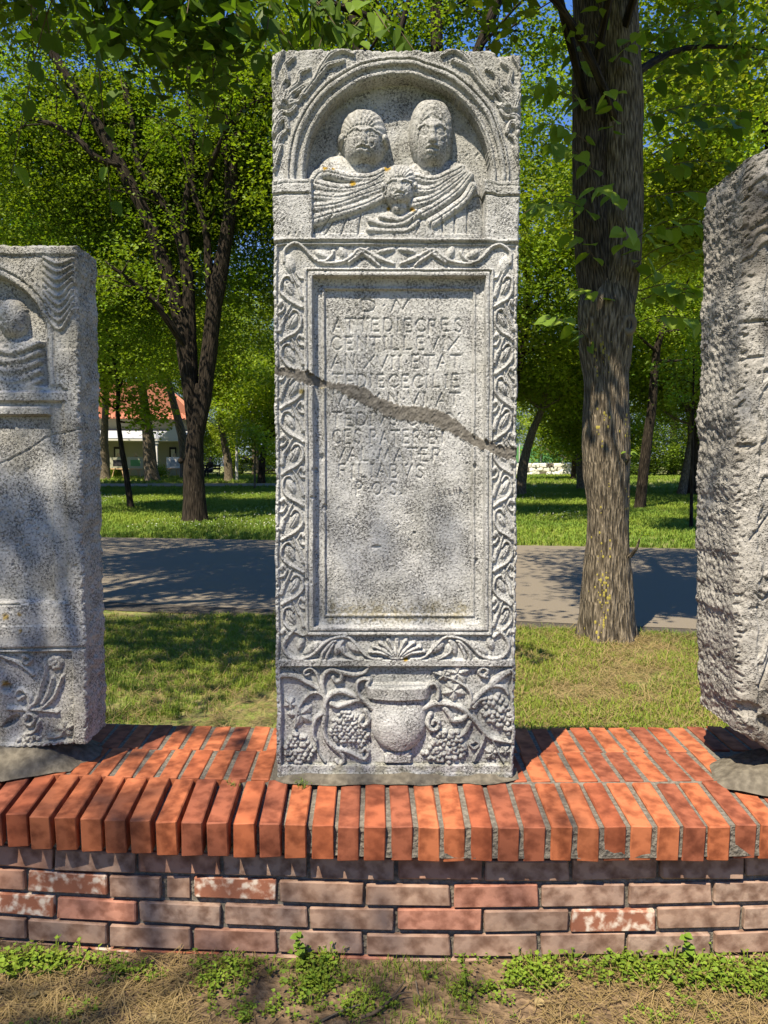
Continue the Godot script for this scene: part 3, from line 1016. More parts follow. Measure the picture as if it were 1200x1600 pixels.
	for j in R.ny:
		for i in R.nx:
			var x := i * R.s - R.w / 2
			var y := j * R.s
			var n1 := noise.get_noise_2d(x * 0.35, y * 0.35)
			var n2 := noise.get_noise_2d(x * 1.7 + 400.0, y * 1.7)
			var old := clampf(smoothstep(1700.0, 2150.0, y) * 0.75 + n1 * 0.9 + n2 * 0.3, 0.0, 1.0)
			var streak := clampf(noise.get_noise_2d(x * 2.6, y * 0.16 + 800.0) * 1.3 - 0.12, 0.0, 1.0)
			old = clampf(old + streak * 0.5, 0.0, 1.0)
			var k := Color(0.97, 0.97, 0.97).lerp(Color(0.60, 0.59, 0.54), old * 0.8)
			var grime := clampf(n1 * 1.2 + n2 * 0.6 + 0.25 - smoothstep(300.0, 40.0, y) * -0.25, 0.0, 1.0) * (1.0 - smoothstep(300.0, 900.0, y))
			k = k.lerp(Color(0.55, 0.56, 0.555), grime * 0.7)
			if y > 480.0 and y < 620.0 and x > -240.0 and x < 262.0:
				var damp := smoothstep(488.0, 515.0, y) * (1.0 - smoothstep(535.0, 600.0, y)) * smoothstep(-236.0, -200.0, x) * (1.0 - smoothstep(215.0, 255.0, x))
				k = k.lerp(Color(0.50, 0.43, 0.25), clampf((0.45 + n2 * 0.6 + 0.9 * noise.get_noise_2d(x * 7.0, y * 7.0)) * damp, 0.0, 0.75))
			if y < 55.0: k = k.lerp(Color(0.52, 0.50, 0.38), clampf(0.3 + n2 * 1.2, 0.0, 0.7))
			R.C[j * R.nx + i] = k
	for q in [[pv([-27,1909]), 9], [pv([-133,1864]), 8], [pv([-23,1795]), 6], [pv([51,1785]), 7], [pv([-218,1909]), 7], [pv([30,391]), 7], [pv([-193,1908]), 5]]:
		R.spot(q[0][0].x, q[0][0].y, q[1] * 1.3, Color(0.72, 0.46, 0.06), noise, 0.3)
	for q in [[pv([-235,1256]), 16], [pv([-295,1232]), 12]]: R.spot(q[0][0].x, q[0][0].y, q[1], Color(0.55, 0.46, 0.2), noise, 0.5)
	var fn := noise
	var warp := func(p: Vector3) -> Vector3:
		var t := p.y / 2258.0
		var u := p.x / 378.5
		var ex := p.x * (1.0 + 0.004 * sin(t * 7.0)) + u * absf(u) * fn.get_noise_2d(p.y * 0.6, signf(u) * 50.0) * 6.0
		var ey := p.y + t * t * t * t * (fn.get_noise_2d(p.x * 0.7, 7.0) * 9.0 - 14.0 * smoothstep(0.72, 0.84, u) - 5.0 * smoothstep(-0.9, -1.0, u) + 4.0)
		return Vector3(ex, ey, p.z)
	carve(R, root, 0.30, 0.012, 0.004, M["stone"], warp)
	# faint pencil scrawl near the right edge of the panel
	var ink := Soup.new()
	var px := 0.0
	for ch in "JELEHA":
		for p in letter_strokes(ch, px, 0, 0.0105, 0.0155):
			for k in p.size() - 1:
				var a: Vector2 = p[k]
				var b: Vector2 = p[k + 1]
				var s := (b - a).orthogonal().normalized() * 0.0012
				var q := []
				for e in [a - s, b - s, b + s, a + s]:
					var t := Vector2(e).rotated(0.19) + Vector2(0.119, 0.905)
					q.append(Vector3(t.x, t.y, -0.0312))
				ink.out4(q[0], q[1], q[2], q[3], Vector3(0.15, 0.9, -1))
		px += 0.0165
	part("pencil_scrawl", ink.mesh(), M["ink"], root)
	# cement that beds the foot
	var bed := PackedVector3Array()
	for v in 8:
		for u in 40:
			var x := lerpf(-0.395, 0.395, u / 39.0)
			var t := v / 7.0
			bed.append(Vector3(x, 0.003 + 0.018 * t * t + 0.006 * noise.get_noise_2d(x * 900.0, v * 40.0) * t, (0.045 + noise.get_noise_2d(x * 400.0, 5.0) * 0.03) * (1.0 - pow(absf(x) / 0.395, 8.0)) - 0.045 * t))
	part("cement_bed", grid(bed, 40, 8), M["mortar_bed"], root)


func left_stele() -> void:
	var R := Relief.new(620.0, 1628.0, 4.0)
	var root := thing("funerary_stele", "shorter carved gravestone at the left edge with worn bust and grape vine", "gravestone", Vector3(-1.295, 0.545, -2.50), "Roman gravestones set on the brick wall")
	var arch := R.id("arch_moulding")
	var niche := R.id("niche")
	for j in range(R.iy(1180), R.ny):
		for i in R.nx:
			var x := i * R.s - 310.0
			var y := j * R.s
			var r := Vector2(x, maxf(0.0, y - 1330.0)).length()
			var c := j * R.nx + i
			R.H[c] = -6.0
			if y < 1300.0 and absf(x) > 245.0: R.H[c] = 0.0
			elif r < 205.0:
				R.H[c] = -44.0
				R.I[c] = niche
			elif r < 250.0:
				R.I[c] = arch
				R.H[c] = -3.0 if fmod(r - 205.0, 22.0) > 5.0 else -11.0
	var bust := R.id("portrait_bust")
	for cx in [88.0, -95.0]:
		R.dome(cx, 1160, 110, 190, 0, -44, 34, bust, 2.8)
		R.dome(cx, 1400, 48, 64, 0, -44, 50, bust, 2.3)
		for k in 5: R.stroke(smooth2(pv([cx - 90, 1310 - k * 30, cx, 1290 - k * 32, cx + 90, 1320 - k * 30])), 10, 8, -14, 7, bust)
		for k in 40: R.dome(cx + rng.randf_range(-50, 50), rng.randf_range(1240, 1450), rng.randf_range(5, 14), rng.randf_range(5, 10), rng.randf() * 3, 0, rng.randf_range(2, 7), -1, 2.0, 2)
	R.flush()
	for k in 9:
		for sd in [-1.0, 1.0]:
			R.stroke(smooth2(pv([sd * 205, 1590 - k * 22, sd * 250, 1570 - k * 26, sd * 295, 1585 - k * 20])), 7, 5, -6, 9, R.id("corner_acanthus") if k == 0 else R.names.find("corner_acanthus"))
	R.rect(-310, 1600, 310, 1628, 0)
	R.stroke(pv([-310, 1598, 310, 1594]), 4, 4, 0, 8, -1, 1)
	# mouldings and inscription panel
	var fr := R.id("panel_frame")
	R.rect(-250, 440, 250, 1180, -8, fr)
	R.rect(-262, 1130, 265, 1160, 4, fr)
	R.stroke(pv([-262, 1166, 268, 1166]), 5, 5, 0, 14, -1, 1)
	var pn := R.id("inscription_panel")
	R.rect(-205, 480, 205, 1085, -24, pn)
	R.rect(-205, 1086, 215, 1110, 0, fr)
	R.stroke(pv([212, 480, 212, 1085]), 3, 3, -8, 5, -1, 1)
	R.stroke(pv([255, 360, 258, 1130]), 3, 3, -2, 7, -1, 1)
	inscribe(R, "CORNEL·D", -190, 150, 970, 1020, 3.0, 4.4)
	inscribe(R, "MIL·LEG·R", -190, 160, 890, 940, 3.0, 4.4)
	inscribe(R, "VIXIT·AN·", -190, 140, 810, 860, 3.0, 4.4)
	inscribe(R, "L·VIX·OCBI", -190, 190, 730, 780, 3.0, 4.4)
	inscribe(R, "FRATER", -190, 120, 640, 690, 3.0, 4.4)
	R.rect(-262, 405, 268, 470, -2, R.id("ledge"))
	R.stroke(smooth2(pv([-218,481,33,467,118,473,192,486,240,481])), 4, 4, 0, 12, -1, 1)
	R.stroke(pv([-310, 398, 310, 396]), 5, 5, 0, 10, -1, 1)
	R.rect(-310, 330, 310, 394, 0)
	R.stroke(pv([-310, 318, 305, 322]), 6, 6, 2, 16, -1, 1)
	# vines below
	R.rect(-262, 10, 262, 306, -16, R.id("vine_field"))
	var vn := R.id("grape_vine")
	for line in [pv([12,311,28,298,84,273,132,234]), pv([109,111,119,152,105,178,84,185,71,167,83,154,96,163]), pv([110,122,142,152,161,208,173,251,167,277]), pv([150,116,193,152,215,191,227,225]), pv([44,124,93,120,146,118,209,107]), pv([145,77,133,49,97,38]), pv([100,298,113,296,125,283,112,270,99,281,104,294]), pv([98,96,116,107,134,92,119,68,98,79,107,94]), pv([159,139,181,174,195,221]), pv([177,27,198,23,222,27]), pv([177,5,202,5,223,10]), pv([167,-21,197,-16,219,-12])]:
		R.stroke(smooth2(line), 7, 5, -16, 15, vn)
		R.stroke(smooth2(line), 2, 1.6, 0, 2.5, -1, 2)
		var p: PackedVector2Array = line
		for k in p.size(): p[k].x = -p[k].x - 30.0
		R.stroke(smooth2(p), 7, 5, -16, 15, vn)
	R.flush()
	var rc: PackedVector2Array = pv([205,273])
	for k in 7: R.dome(rc[0].x + cos(k * 0.9) * 16, rc[0].y + sin(k * 0.9) * 16, 11, 11, 0, -16, 13, R.id("rosette"))
	R.dome(rc[0].x, rc[0].y, 8, 8, 0, -10, 10, R.id("rosette"))
	R.leaf(232, 48, 34, 0.4, -16, 14, R.id("vine_leaf"))
	R.bunch(pv([41,5,105,44,143,27,138,-12,82,-38,31,-38]), 8, -16, 15, "grape_cluster", rng)
	R.dome(50, 78, 34, 14, 0.6, 0, 24, -1, 2.0, 2)
	R.dome(40, 190, 20, 15, 0.3, 0, 20, -1, 2.0, 2)
	for k in 120: R.dome(rng.randf_range(-300, 300), rng.randf_range(10, 1610), rng.randf_range(4, 10), rng.randf_range(4, 8), rng.randf() * 3, 0, rng.randf_range(2, 5), -1, 2.0, 2)
	R.stroke(smooth2(pv([-79,887,48,935,132,976,195,1017,268,1030,321,1046])), 5, 4, 0, 5, -1, 2)
	R.flush()
	for j in R.ny:
		for i in R.nx:
			var x := i * R.s
			var y := j * R.s
			var n1 := noise.get_noise_2d(x * 0.4 + 77.0, y * 0.4)
			R.C[j * R.nx + i] = Color(0.96, 0.96, 0.95).lerp(Color(0.62, 0.60, 0.54), clampf(n1 * 1.3 + 0.1 + smoothstep(900.0, 1628.0, y) * 0.5 + smoothstep(140.0, 0.0, y) * 0.5, 0.0, 0.9))
	for q in [[pv([49,428]), 14], [pv([95,435]), 9], [pv([34,204]), 16], [pv([98,382]), 7]]: R.spot(q[0][0].x, q[0][0].y, q[1], Color(0.75, 0.55, 0.2), noise, 0.5)
	var fn := noise
	var warp := func(p: Vector3) -> Vector3:
		var t := p.y / 1628.0
		var u := p.x / 310.0
		return Vector3(p.x + u * absf(u) * fn.get_noise_2d(p.y * 0.8, signf(u) * 30.0) * 7.0, p.y + pow(t, 6.0) * fn.get_noise_2d(p.x * 0.6, 3.0) * 8.0 - pow(1.0 - t, 6.0) * (14.0 - 16.0 * u + 6.0 * fn.get_noise_2d(p.x, 90.0)), p.z)
	carve(R, root, 0.185, 0.007, 0.007, M["stone_left"], warp)
	cement_mound(root, Vector3(-0.04, -0.075, -0.09), 0.355, 0.20, 0.078)


func cement_mound(root: Node3D, at: Vector3, rx: float, rz: float, h: float) -> void:
	var p := PackedVector3Array()
	for v in 14:
		for u in 41:
			var a := TAU * (u % 40) / 40.0
			var t := v / 13.0
			var r := 1.0 - t
			var k := 1.0 + 0.22 * noise.get_noise_2d(cos(a) * 110.0, sin(a) * 70.0 + at.x * 50.0)
			p.append(at + Vector3(cos(a) * rx * r * k, h * (1.0 - pow(r, 2.6)) + 0.014 * noise.get_noise_2d(cos(a) * r * 300.0, sin(a) * r * 300.0), -sin(a) * rz * r * k))
	part("cement_bed", grid(p, 41, 14, true), M["mortar_bed"], root)


func right_stele() -> void:
	var R := Relief.new(720.0, 1900.0, 4.0)
	var root := thing("funerary_stele", "rough weathered gravestone at the right edge with broken top and ragged foot", "gravestone", Vector3(1.435, 0.56, -2.30), "Roman gravestones set on the brick wall")
	var sc := R.id("worn_carving")
	R.rect(-300, 60, 300, 1830, -6)
	R.rect(-262, 1310, 262, 1700, -40, R.id("niche"))
	for line in [pv([-359,1662,-367,1736,-353,1787,-322,1809,-294,1787,-283,1754,-301,1736,-321,1754]), pv([-342,1653,-310,1699,-273,1717]), pv([-327,1662,-290,1684,-262,1681]), pv([-354,1598,-336,1626,-308,1635]), pv([-347,1561,-329,1585,-288,1607])]:
		R.stroke(smooth2(line), 13, 9, -6, 16, sc)
	R.stroke(smooth2(pv([-394,1353,-337,1348,-252,1348])), 7, 7, 0, 14, -1, 1)
	R.stroke(smooth2(pv([-372,1232,-315,1239,-248,1235])), 4, 4, -4, 6, -1, 1)
	for line in [pv([-327,1151,-314,1198,-276,1207,-247,1188]), pv([-311,1113,-293,1160,-255,1160]), pv([-332,1047,-325,1075,-300,1075,-286,1037,-298,990,-323,990]), pv([-307,847,-289,885,-256,875]), pv([-322,837,-298,799,-310,750]), pv([-307,644,-296,586,-310,547,-274,528,-247,567]), pv([-280,576,-238,605]), pv([-291,302,-270,371,-242,430]), pv([-325,272,-278,332])]:
		R.stroke(smooth2(line), 9, 6, -6, 9, sc)
		R.stroke(smooth2(line), 3, 2, 0, 4, -1, 2)
	R.flush()
	for line in [pv([-322,683,-290,731,-244,799]), pv([-300,213,-259,332,-234,469]), pv([-364,971,-335,959,-316,971]), pv([-265,537,-283,498,-309,518])]:
		R.stroke(smooth2(line), 6, 5, 0, 13, -1, 2)
	for k in 5: R.stroke(smooth2(pv([-320,1085,-309,1037,-298,990])), 4, 3, 0, 4, -1, 2)
	# more of the same worn scrolls over the part that stands outside the picture
	for k in 16:
		var c := Vector2(rng.randf_range(-120, 260), rng.randf_range(200, 1250))
		var p := PackedVector2Array()
		for t in 10: p.append(c + Vector2.from_angle(t * 0.7 + k) * (12.0 + t * 5.0))
		R.stroke(smooth2(p), 8, 5, -6, 8, sc)
	for k in 260: R.dome(rng.randf_range(-355, 355), rng.randf_range(10, 1940), rng.randf_range(5, 16), rng.randf_range(4, 9), rng.randf() * 3, 0, rng.randf_range(2, 8), -1, 2.0, 2)
	R.flush()
	for d in [[pv([-386,213]), 46, 24, 0.9, 30], [pv([-400,169]), 36, 20, 0.2, 30], [pv([-345,971]), 24, 8, 0.0, 16], [pv([-340,114]), 60, 30, 0.5, 22], [pv([-261,94]), 50, 30, 0.2, 20]]:
		R.dome(d[0][0].x, d[0][0].y, d[1], d[2], d[3], 0, d[4], -1, 2.0, 2)
	R.flush()
	for j in R.ny:
		for i in R.nx:
			var x := i * R.s
			var y := j * R.s
			var n1 := noise.get_noise_2d(x * 0.3 + 177.0, y * 0.3)
			R.H[j * R.nx + i] += 5.0 * noise.get_noise_2d(x * 0.5, y * 0.5) + 3.5 * noise.get_noise_2d(x * 2.0, y * 2.0) - 26.0 * pow(1.0 - clampf(x / 90.0, 0.0, 1.0), 2.0) - 40.0 * smoothstep(220.0, 0.0, y) * (0.6 + noise.get_noise_2d(x * 0.5, y * 0.5))
			R.C[j * R.nx + i] = Color(0.97, 0.96, 0.94).lerp(Color(0.50, 0.46, 0.41), clampf(n1 * 1.2 + smoothstep(1100.0, 1900.0, y) * 0.55 + smoothstep(250.0, 0.0, y) * 0.6, 0.0, 1.0))
	var fn := noise
	var warp := func(p: Vector3) -> Vector3:
		var t := p.y / 1950.0
		var u := (p.x + 360.0) / 720.0
		var y := p.y - 95.0 * pow(t, 5.0) * pow(maxf(0.0, 1.0 - u * 3.2), 1.3) + pow(t, 5.0) * fn.get_noise_2d(p.x * 0.9, 3.0) * 16.0
		y += pow(1.0 - t, 8.0) * (80.0 * smoothstep(0.22, 0.0, u) - 6.0 * u + 24.0 * fn.get_noise_2d(p.x * 1.4, 60.0))
		return Vector3(p.x + (1.0 - u) * (fn.get_noise_2d(p.y * 0.5, 9.0) * 12.0 + 26.0 * pow(1.0 - t, 5.0) - 10.0 * sin(t * 3.0)), y, p.z)
	carve(R, root, 0.33, 0.006, 0.0075, M["stone_right"], warp, 16.0)
	cement_mound(root, Vector3(0.03, -0.093, -0.12), 0.40, 0.24, 0.085)


# ------------------------------------------------------------------ the ground, the road, the brick wall
func gy(x: float, z: float) -> float:
	var d := -z
	var y := 0.62 * smoothstep(17.0, 50.0, d)
	y += 0.02 * noise.get_noise_2d(x * 9.0, z * 9.0) * smoothstep(2.0, 4.0, absf(d - 0.2))
	y += 0.05 * noise.get_noise_2d(x * 2.0 + 70.0, z * 2.0) * smoothstep(16.0, 24.0, d)
	if d < 2.4: y += 0.010 * noise.get_noise_2d(x * 60.0, z * 60.0) + 0.012 * noise.get_noise_2d(x * 22.0 + 9.0, z * 22.0)
	return y


func lines(stops: Array) -> PackedFloat32Array:      # [from, to, step, ...]
	var r := PackedFloat32Array()
	for s in stops:
		var n := int(round(absf(s[1] - s[0]) / s[2]))
		for k in n: r.append(lerpf(s[0], s[1], float(k) / n))
	r.append(stops[-1][1])
	return r


func sheet(xs: PackedFloat32Array, zs: PackedFloat32Array, lift: float, edge = null) -> ArrayMesh:
	var p := PackedVector3Array()
	for v in zs.size():
		for u in xs.size():
			var x := xs[u]
			var z := zs[v]
			if edge != null: z = (edge as Callable).call(x, float(v) / (zs.size() - 1))
			p.append(Vector3(x, gy(x, z) + lift, z))
	return grid(p, xs.size(), zs.size())


func near_edge(x: float) -> float: return -7.39 + 0.234 * x
func far_edge(x: float) -> float: return -14.38 + 0.196 * x


func make_setting() -> void:
	struct("lawn", sheet(lines([[-420, -60, 40], [-60, -12, 3], [-12, -5, 0.5], [-5, 5, 0.125], [5, 16, 0.5], [16, 60, 3], [60, 420, 40]]), lines([[40, 6, 4], [6, 0.2, 0.5], [0.2, -3, 0.1], [-3, -9, 0.2], [-9, -24, 0.5], [-24, -60, 2], [-60, -500, 40]]), 0.0), M["lawn"])
	struct("bare_earth", sheet(lines([[-3.4, -1.6, 0.1], [-1.6, 1.6, 0.025], [1.6, 3.4, 0.1]]), lines([[0.6, -1.3, 0.1], [-1.3, -2.3, 0.02]]), 0.006), M["soil"])
	var xs := lines([[-70, -14, 2], [-14, 14, 0.2], [14, 70, 2]])
	var n10 := lines([[0, 1, 0.05]])
	struct("park_road", sheet(xs, n10, 0.012, func(x: float, t: float) -> float: return lerpf(near_edge(x) - 0.02 + 0.10 * noise.get_noise_2d(x * 16.0, 5.0), far_edge(x) + 0.10 * noise.get_noise_2d(x * 12.0, 55.0), t)), M["asphalt"])
	struct("gravel_verge", sheet(xs, n10, 0.008, func(x: float, t: float) -> float: return lerpf(near_edge(x) + 0.36 + 0.2 * noise.get_noise_2d(x * 20.0, 15.0), near_edge(x) - 0.1, t)), M["gravel"])
	struct("far_path", sheet(lines([[-60, 4, 1]]), n10, 0.03, func(x: float, t: float) -> float: return lerpf(-37.5, -40.2, t) - 0.05 * x), M["pale_path"])


func wall_z(x: float) -> float: return -(x - 0.4) * (x - 0.4) / 28.0


func make_wall() -> void:
	var w := thing("brick_wall", "low red brick wall capped with tile-orange bricks carrying the three gravestones", "wall", Vector3.ZERO)
	var core := Soup.new()
	var prev := []
	for k in 231:
		var x := -2.2 + k * 0.02
		var gap := smoothstep(0.1, -0.6, x)                 # on the left the joints of the capping have fallen out
		var n1 := noise.get_noise_2d(x * 300.0, 4.0)
		var f := 0.008 + gap * (0.024 + 0.05 * maxf(0.0, n1 + 0.25)) + 0.004 * noise.get_noise_2d(x * 900.0, 44.0)
		var t := 0.006 + gap * (0.022 + 0.04 * maxf(0.0, noise.get_noise_2d(x * 300.0, 24.0) + 0.1)) + 0.003 * noise.get_noise_2d(x * 900.0, 64.0)
		var o := wall_z(x)
		var now := []
		for q in [[-0.15, -2.196], [0.335, -2.196], [0.345, -2.127 - f], [0.442 - t, -2.127 - f], [0.462 - t * 0.8, -2.375], [0.461, -2.384], [0.461, -2.868], [-0.15, -2.868]]: now.append(Vector3(x, q[0], q[1] + o))
		if k:
			for e in 7: core.quad(prev[e], prev[e + 1], now[e + 1], now[e])
		prev = now
	part("mortar", core.mesh(), M["mortar"], w)
	var caps := []
	var caps2 := []
	var stretchers := []
	for k in 6:
		caps.append(box_mesh(Vector3(-0.0305, -0.0535, -0.125), Vector3(0.0305, 0.0535, 0.125), 0.0028, 0.0013))
		caps2.append(box_mesh(Vector3(-0.030, -0.0535, -0.1225), Vector3(0.030, 0.0535, 0.1225), 0.0022, 0.0012))
	for k in 8: stretchers.append(box_mesh(Vector3(-0.123, -0.0315, -0.055), Vector3(0.123, 0.0315, 0.055), 0.0032, 0.0022))
	for k in 60:
		var x := -2.16 + k * 0.0762 + rng.randf_range(-0.002, 0.002)
		var b := part("brick", caps[rng.randi() % 6], M["tile_brick_%d" % (rng.randi() % 5)], w)
		b.position = Vector3(x, 0.401 + rng.randf_range(-0.002, 0.002), -2.252 + wall_z(x) + rng.randf_range(-0.004, 0.004))
		b.rotation = Vector3(0.1 + rng.randf_range(-0.012, 0.012), (x - 0.4) / -28.0 + rng.randf_range(-0.016, 0.016), rng.randf_range(-0.012, 0.012))
	for row in 2:
		for k in 60:
			var x := -2.13 + k * 0.0752 + row * 0.012 + rng.randf_range(-0.002, 0.002)
			if row == 0 and ((x > -0.31 and x < 0.38) or x < -1.10 or x > 1.16): continue
			if row == 1 and (x < -1.3 or x > 1.6): continue
			var b := part("brick", caps2[rng.randi() % 6], M["tile_brick_%d" % (rng.randi() % 5)], w)
			b.position = Vector3(x, 0.4125 + rng.randf_range(-0.0015, 0.0015), [-2.512, -2.760][row] + wall_z(x) * 0.6)
			b.rotation = Vector3(rng.randf_range(-0.008, 0.008), (x - 0.4) / -28.0 + rng.randf_range(-0.014, 0.014), rng.randf_range(-0.012, 0.012))
	for row in 5:
		var y := 0.285 - row * 0.0764
		for k in 17:
			var x := (-0.222 if row % 2 == 0 else -0.0565) + (k - 8.5) * 0.2566
			if absf(x) > 2.05: continue
			var pieces := [[0.0, 1.0]]
			if row == 1 and absf(x + 0.698) < 0.1: pieces = [[-0.045, 0.63], [0.085, 0.28]]
			for pc in pieces:
				var mi: int = rng.randi() % 6
				if rng.randf() < 0.5: mi = [0, 1, 3, 5][rng.randi() % 4]
				var b := part("brick", stretchers[rng.randi() % 8], M["old_brick_%d" % mi] if rng.randf() > 0.09 else M["limed_brick"], w)
				b.scale = Vector3(pc[1], 1, 1)
				b.position = Vector3(x + pc[0] + rng.randf_range(-0.002, 0.002), y + rng.randf_range(-0.003, 0.003), -2.180 - 0.055 + wall_z(x) + rng.randf_range(-0.004, 0.004))
				b.rotation = Vector3(rng.randf_range(-0.02, 0.02), (x - 0.4) / 14.0 + rng.randf_range(-0.012, 0.012), rng.randf_range(-0.01, 0.01))


# ------------------------------------------------------------------ trees
var leaf_one: ArrayMesh
var clumps := []
var clumps_far := []


func blade(s: Soup, at: Vector3, along: Vector3, face: Vector3, l: float, tint: Color, fine := false) -> void:
	# a heart-shaped leaf folded along its midrib, stalk end at «at»
	var w := along.cross(face).normalized()
	var P := func(x: float, y: float, z: float) -> Vector3: return at + (along * y + w * x + face * z) * l
	if fine:
		var rib := [(P as Callable).call(0, 0.06, 0.0), (P as Callable).call(0, 0.42, -0.05), (P as Callable).call(0, 0.78, -0.09), (P as Callable).call(0, 1.08, -0.20)]
		for sd in [-1.0, 1.0]:
			var e := [(P as Callable).call(sd * 0.22, 0.0, 0.05), (P as Callable).call(sd * 0.45, 0.22, 0.07), (P as Callable).call(sd * 0.46, 0.48, 0.05), (P as Callable).call(sd * 0.30, 0.78, -0.02)]
			var q := [[rib[0], e[0], e[1]], [rib[0], e[1], rib[1]], [rib[1], e[1], e[2]], [rib[1], e[2], rib[2]], [rib[2], e[2], e[3]], [rib[2], e[3], rib[3]]]
			for t in q:
				if sd < 0: s.tri(t[0], t[1], t[2], tint)
				else: s.tri(t[0], t[2], t[1], tint)
	else:
		var m: Vector3 = (P as Callable).call(0, 0.42, -0.08)
		var a: Vector3 = (P as Callable).call(0, 0, 0)
		var b: Vector3 = (P as Callable).call(0, 1.05, -0.12)
		var l1: Vector3 = (P as Callable).call(-0.44, 0.34, 0.06)
		var r1: Vector3 = (P as Callable).call(0.44, 0.34, 0.06)
		s.tri(a, l1, m, tint); s.tri(m, l1, b, tint)
		s.tri(a, m, r1, tint); s.tri(m, b, r1, tint)


func clump(n: int, r: float, l: float) -> ArrayMesh:
	var s := Soup.new()
	for k in n:
		var q := Vector3(rng.randfn(0, 0.5), rng.randfn(0, 0.32), rng.randfn(0, 0.5)) * r
		var a := rng.randf() * TAU
		var along := Vector3(cos(a), rng.randf_range(-0.9, 0.1), sin(a)).normalized()
		var face := (Vector3(rng.randfn(0, 0.45), 1, rng.randfn(0, 0.45))).normalized()
		face = (face - along * face.dot(along)).normalized()
		var t := rng.randf_range(0.75, 1.25)
		blade(s, q, along, face, l * rng.randf_range(0.7, 1.2), Color(t * rng.randf_range(0.9, 1.15), t, t))
	return s.mesh()


func make_leaf_kit() -> void:
	var s := Soup.new()
	blade(s, Vector3.ZERO, Vector3(0, 0, -1), Vector3(0, 1, 0), 1.0, Color.WHITE, true)
	leaf_one = s.mesh()
	for k in 4: clumps.append(clump(16, 0.30, 0.085))
	for k in 4: clumps_far.append(clump(22, 0.55, 0.13))


# How much crown the sun has to pass on its way to a spot of ground: the stones and the strip behind them lie in a gap between the trees.
func gap_keep(p: Vector3) -> float:
	var x := p.x + 0.3215 * p.y
	var z := p.z - 0.536 * p.y
	if z > -1.6: return 0.10 if x < 0.2 else 0.03
	if z > -4.05:
		if x < -1.55 or x > 3.0: return 0.8
		return 0.0
	if z > -7.4: return 0.85 if x < 0.25 + 0.08 * (z + 7.4) else (0.0 if x < 4.5 else 0.8)
	if z > -14.6:
		if x < 0.1: return 0.9
		return 0.10 if x < 2.3 else 1.0
	return 0.9


func crown(root: Node3D, puffs: Array, per: int, set_of: Array, m: Material, flat := 0.55, gaps := false, called := "crown", tone := 1.0, back := 99.0) -> void:
	var by := [[], [], [], []]
	var tint := [[], [], [], []]
	for pf in puffs:
		var c: Vector3 = pf[0]
		var r: float = pf[1]
		var shade := rng.randf_range(0.6, 1.3) * tone
		var warmth := rng.randf_range(0.92, 1.15)
		for k in int(per * r * r):
			var d := Vector3(rng.randfn(0, 1), rng.randfn(0, 1), rng.randfn(0, 1)).normalized() * pow(rng.randf(), 0.45) * r
			d.y *= flat
			var q := c + d
			if gaps and rng.randf() > gap_keep(q + root.position): continue
			if q.y + root.position.y < 0.6: continue
			if q.z > back and rng.randf() < 0.96: continue
			var v := rng.randi() % 4
			var b := Basis(Vector3.UP, rng.randf() * TAU) * Basis(Vector3(1, 0, 0), rng.randf_range(-0.35, 0.35))
			by[v].append(Transform3D(b.scaled(Vector3.ONE * rng.randf_range(0.8, 1.2)), q))
			var s := shade * rng.randf_range(0.85, 1.15)
			tint[v].append(Color(s * warmth, s, s * 0.9))
	for v in 4:
		if by[v].size(): scatter(called, set_of[v], m, by[v], tint[v], root)


func limb(root: Node3D, called: String, pts: Array, r0: float, r1: float, m: Material, sides := 10, rough := 0.0) -> PackedVector3Array:
	var p := smooth3(pts, 5)
	part(called, limb_mesh(p, r0, r1, sides, rough), m, root)
	return p


# Side branches from a limb; returns the points where leaves grow.
func twigs_of(root: Node3D, path: PackedVector3Array, from: float, n: int, reach: float, r: float, m: Material, rise := 0.35) -> Array:
	var ends := []
	for k in n:
		var t := lerpf(from, 1.0, (k + rng.randf()) / n)
		var i := mini(int(t * (path.size() - 1)), path.size() - 2)
		var a := path[i]
		var dir := (path[i + 1] - path[i]).normalized()
		var out := Vector3(rng.randfn(0, 1), rng.randfn(rise, 0.35), rng.randfn(0, 1)).normalized()
		out = (out - dir * out.dot(dir) * 0.5 + dir * 0.4).normalized()
		var l := reach * rng.randf_range(0.6, 1.2) * (1.15 - 0.5 * t)
		var mid := a + out * l * 0.5 + Vector3(0, 0.05 * l, 0)
		var e := a + out * l + Vector3(0, -0.04 * l, 0) + Vector3(rng.randfn(0, 0.1), 0, rng.randfn(0, 0.1)) * l
		limb(root, "branch", [a, mid, e], r * (1.2 - 0.6 * t), r * 0.2, m, 5)
		ends.append(e)
		ends.append(mid.lerp(e, 0.4))
	ends.append(path[path.size() - 1])
	return ends


func puffs_at(ends: Array, r0: float, r1: float, copies := 1) -> Array:
	var r := []
	for e in ends:
		for k in copies: r.append([e + (Vector3(rng.randfn(0, 0.35), rng.randfn(0, 0.25), rng.randfn(0, 0.35)) * r1 if k else Vector3.ZERO), rng.randf_range(r0, r1)])
	return r


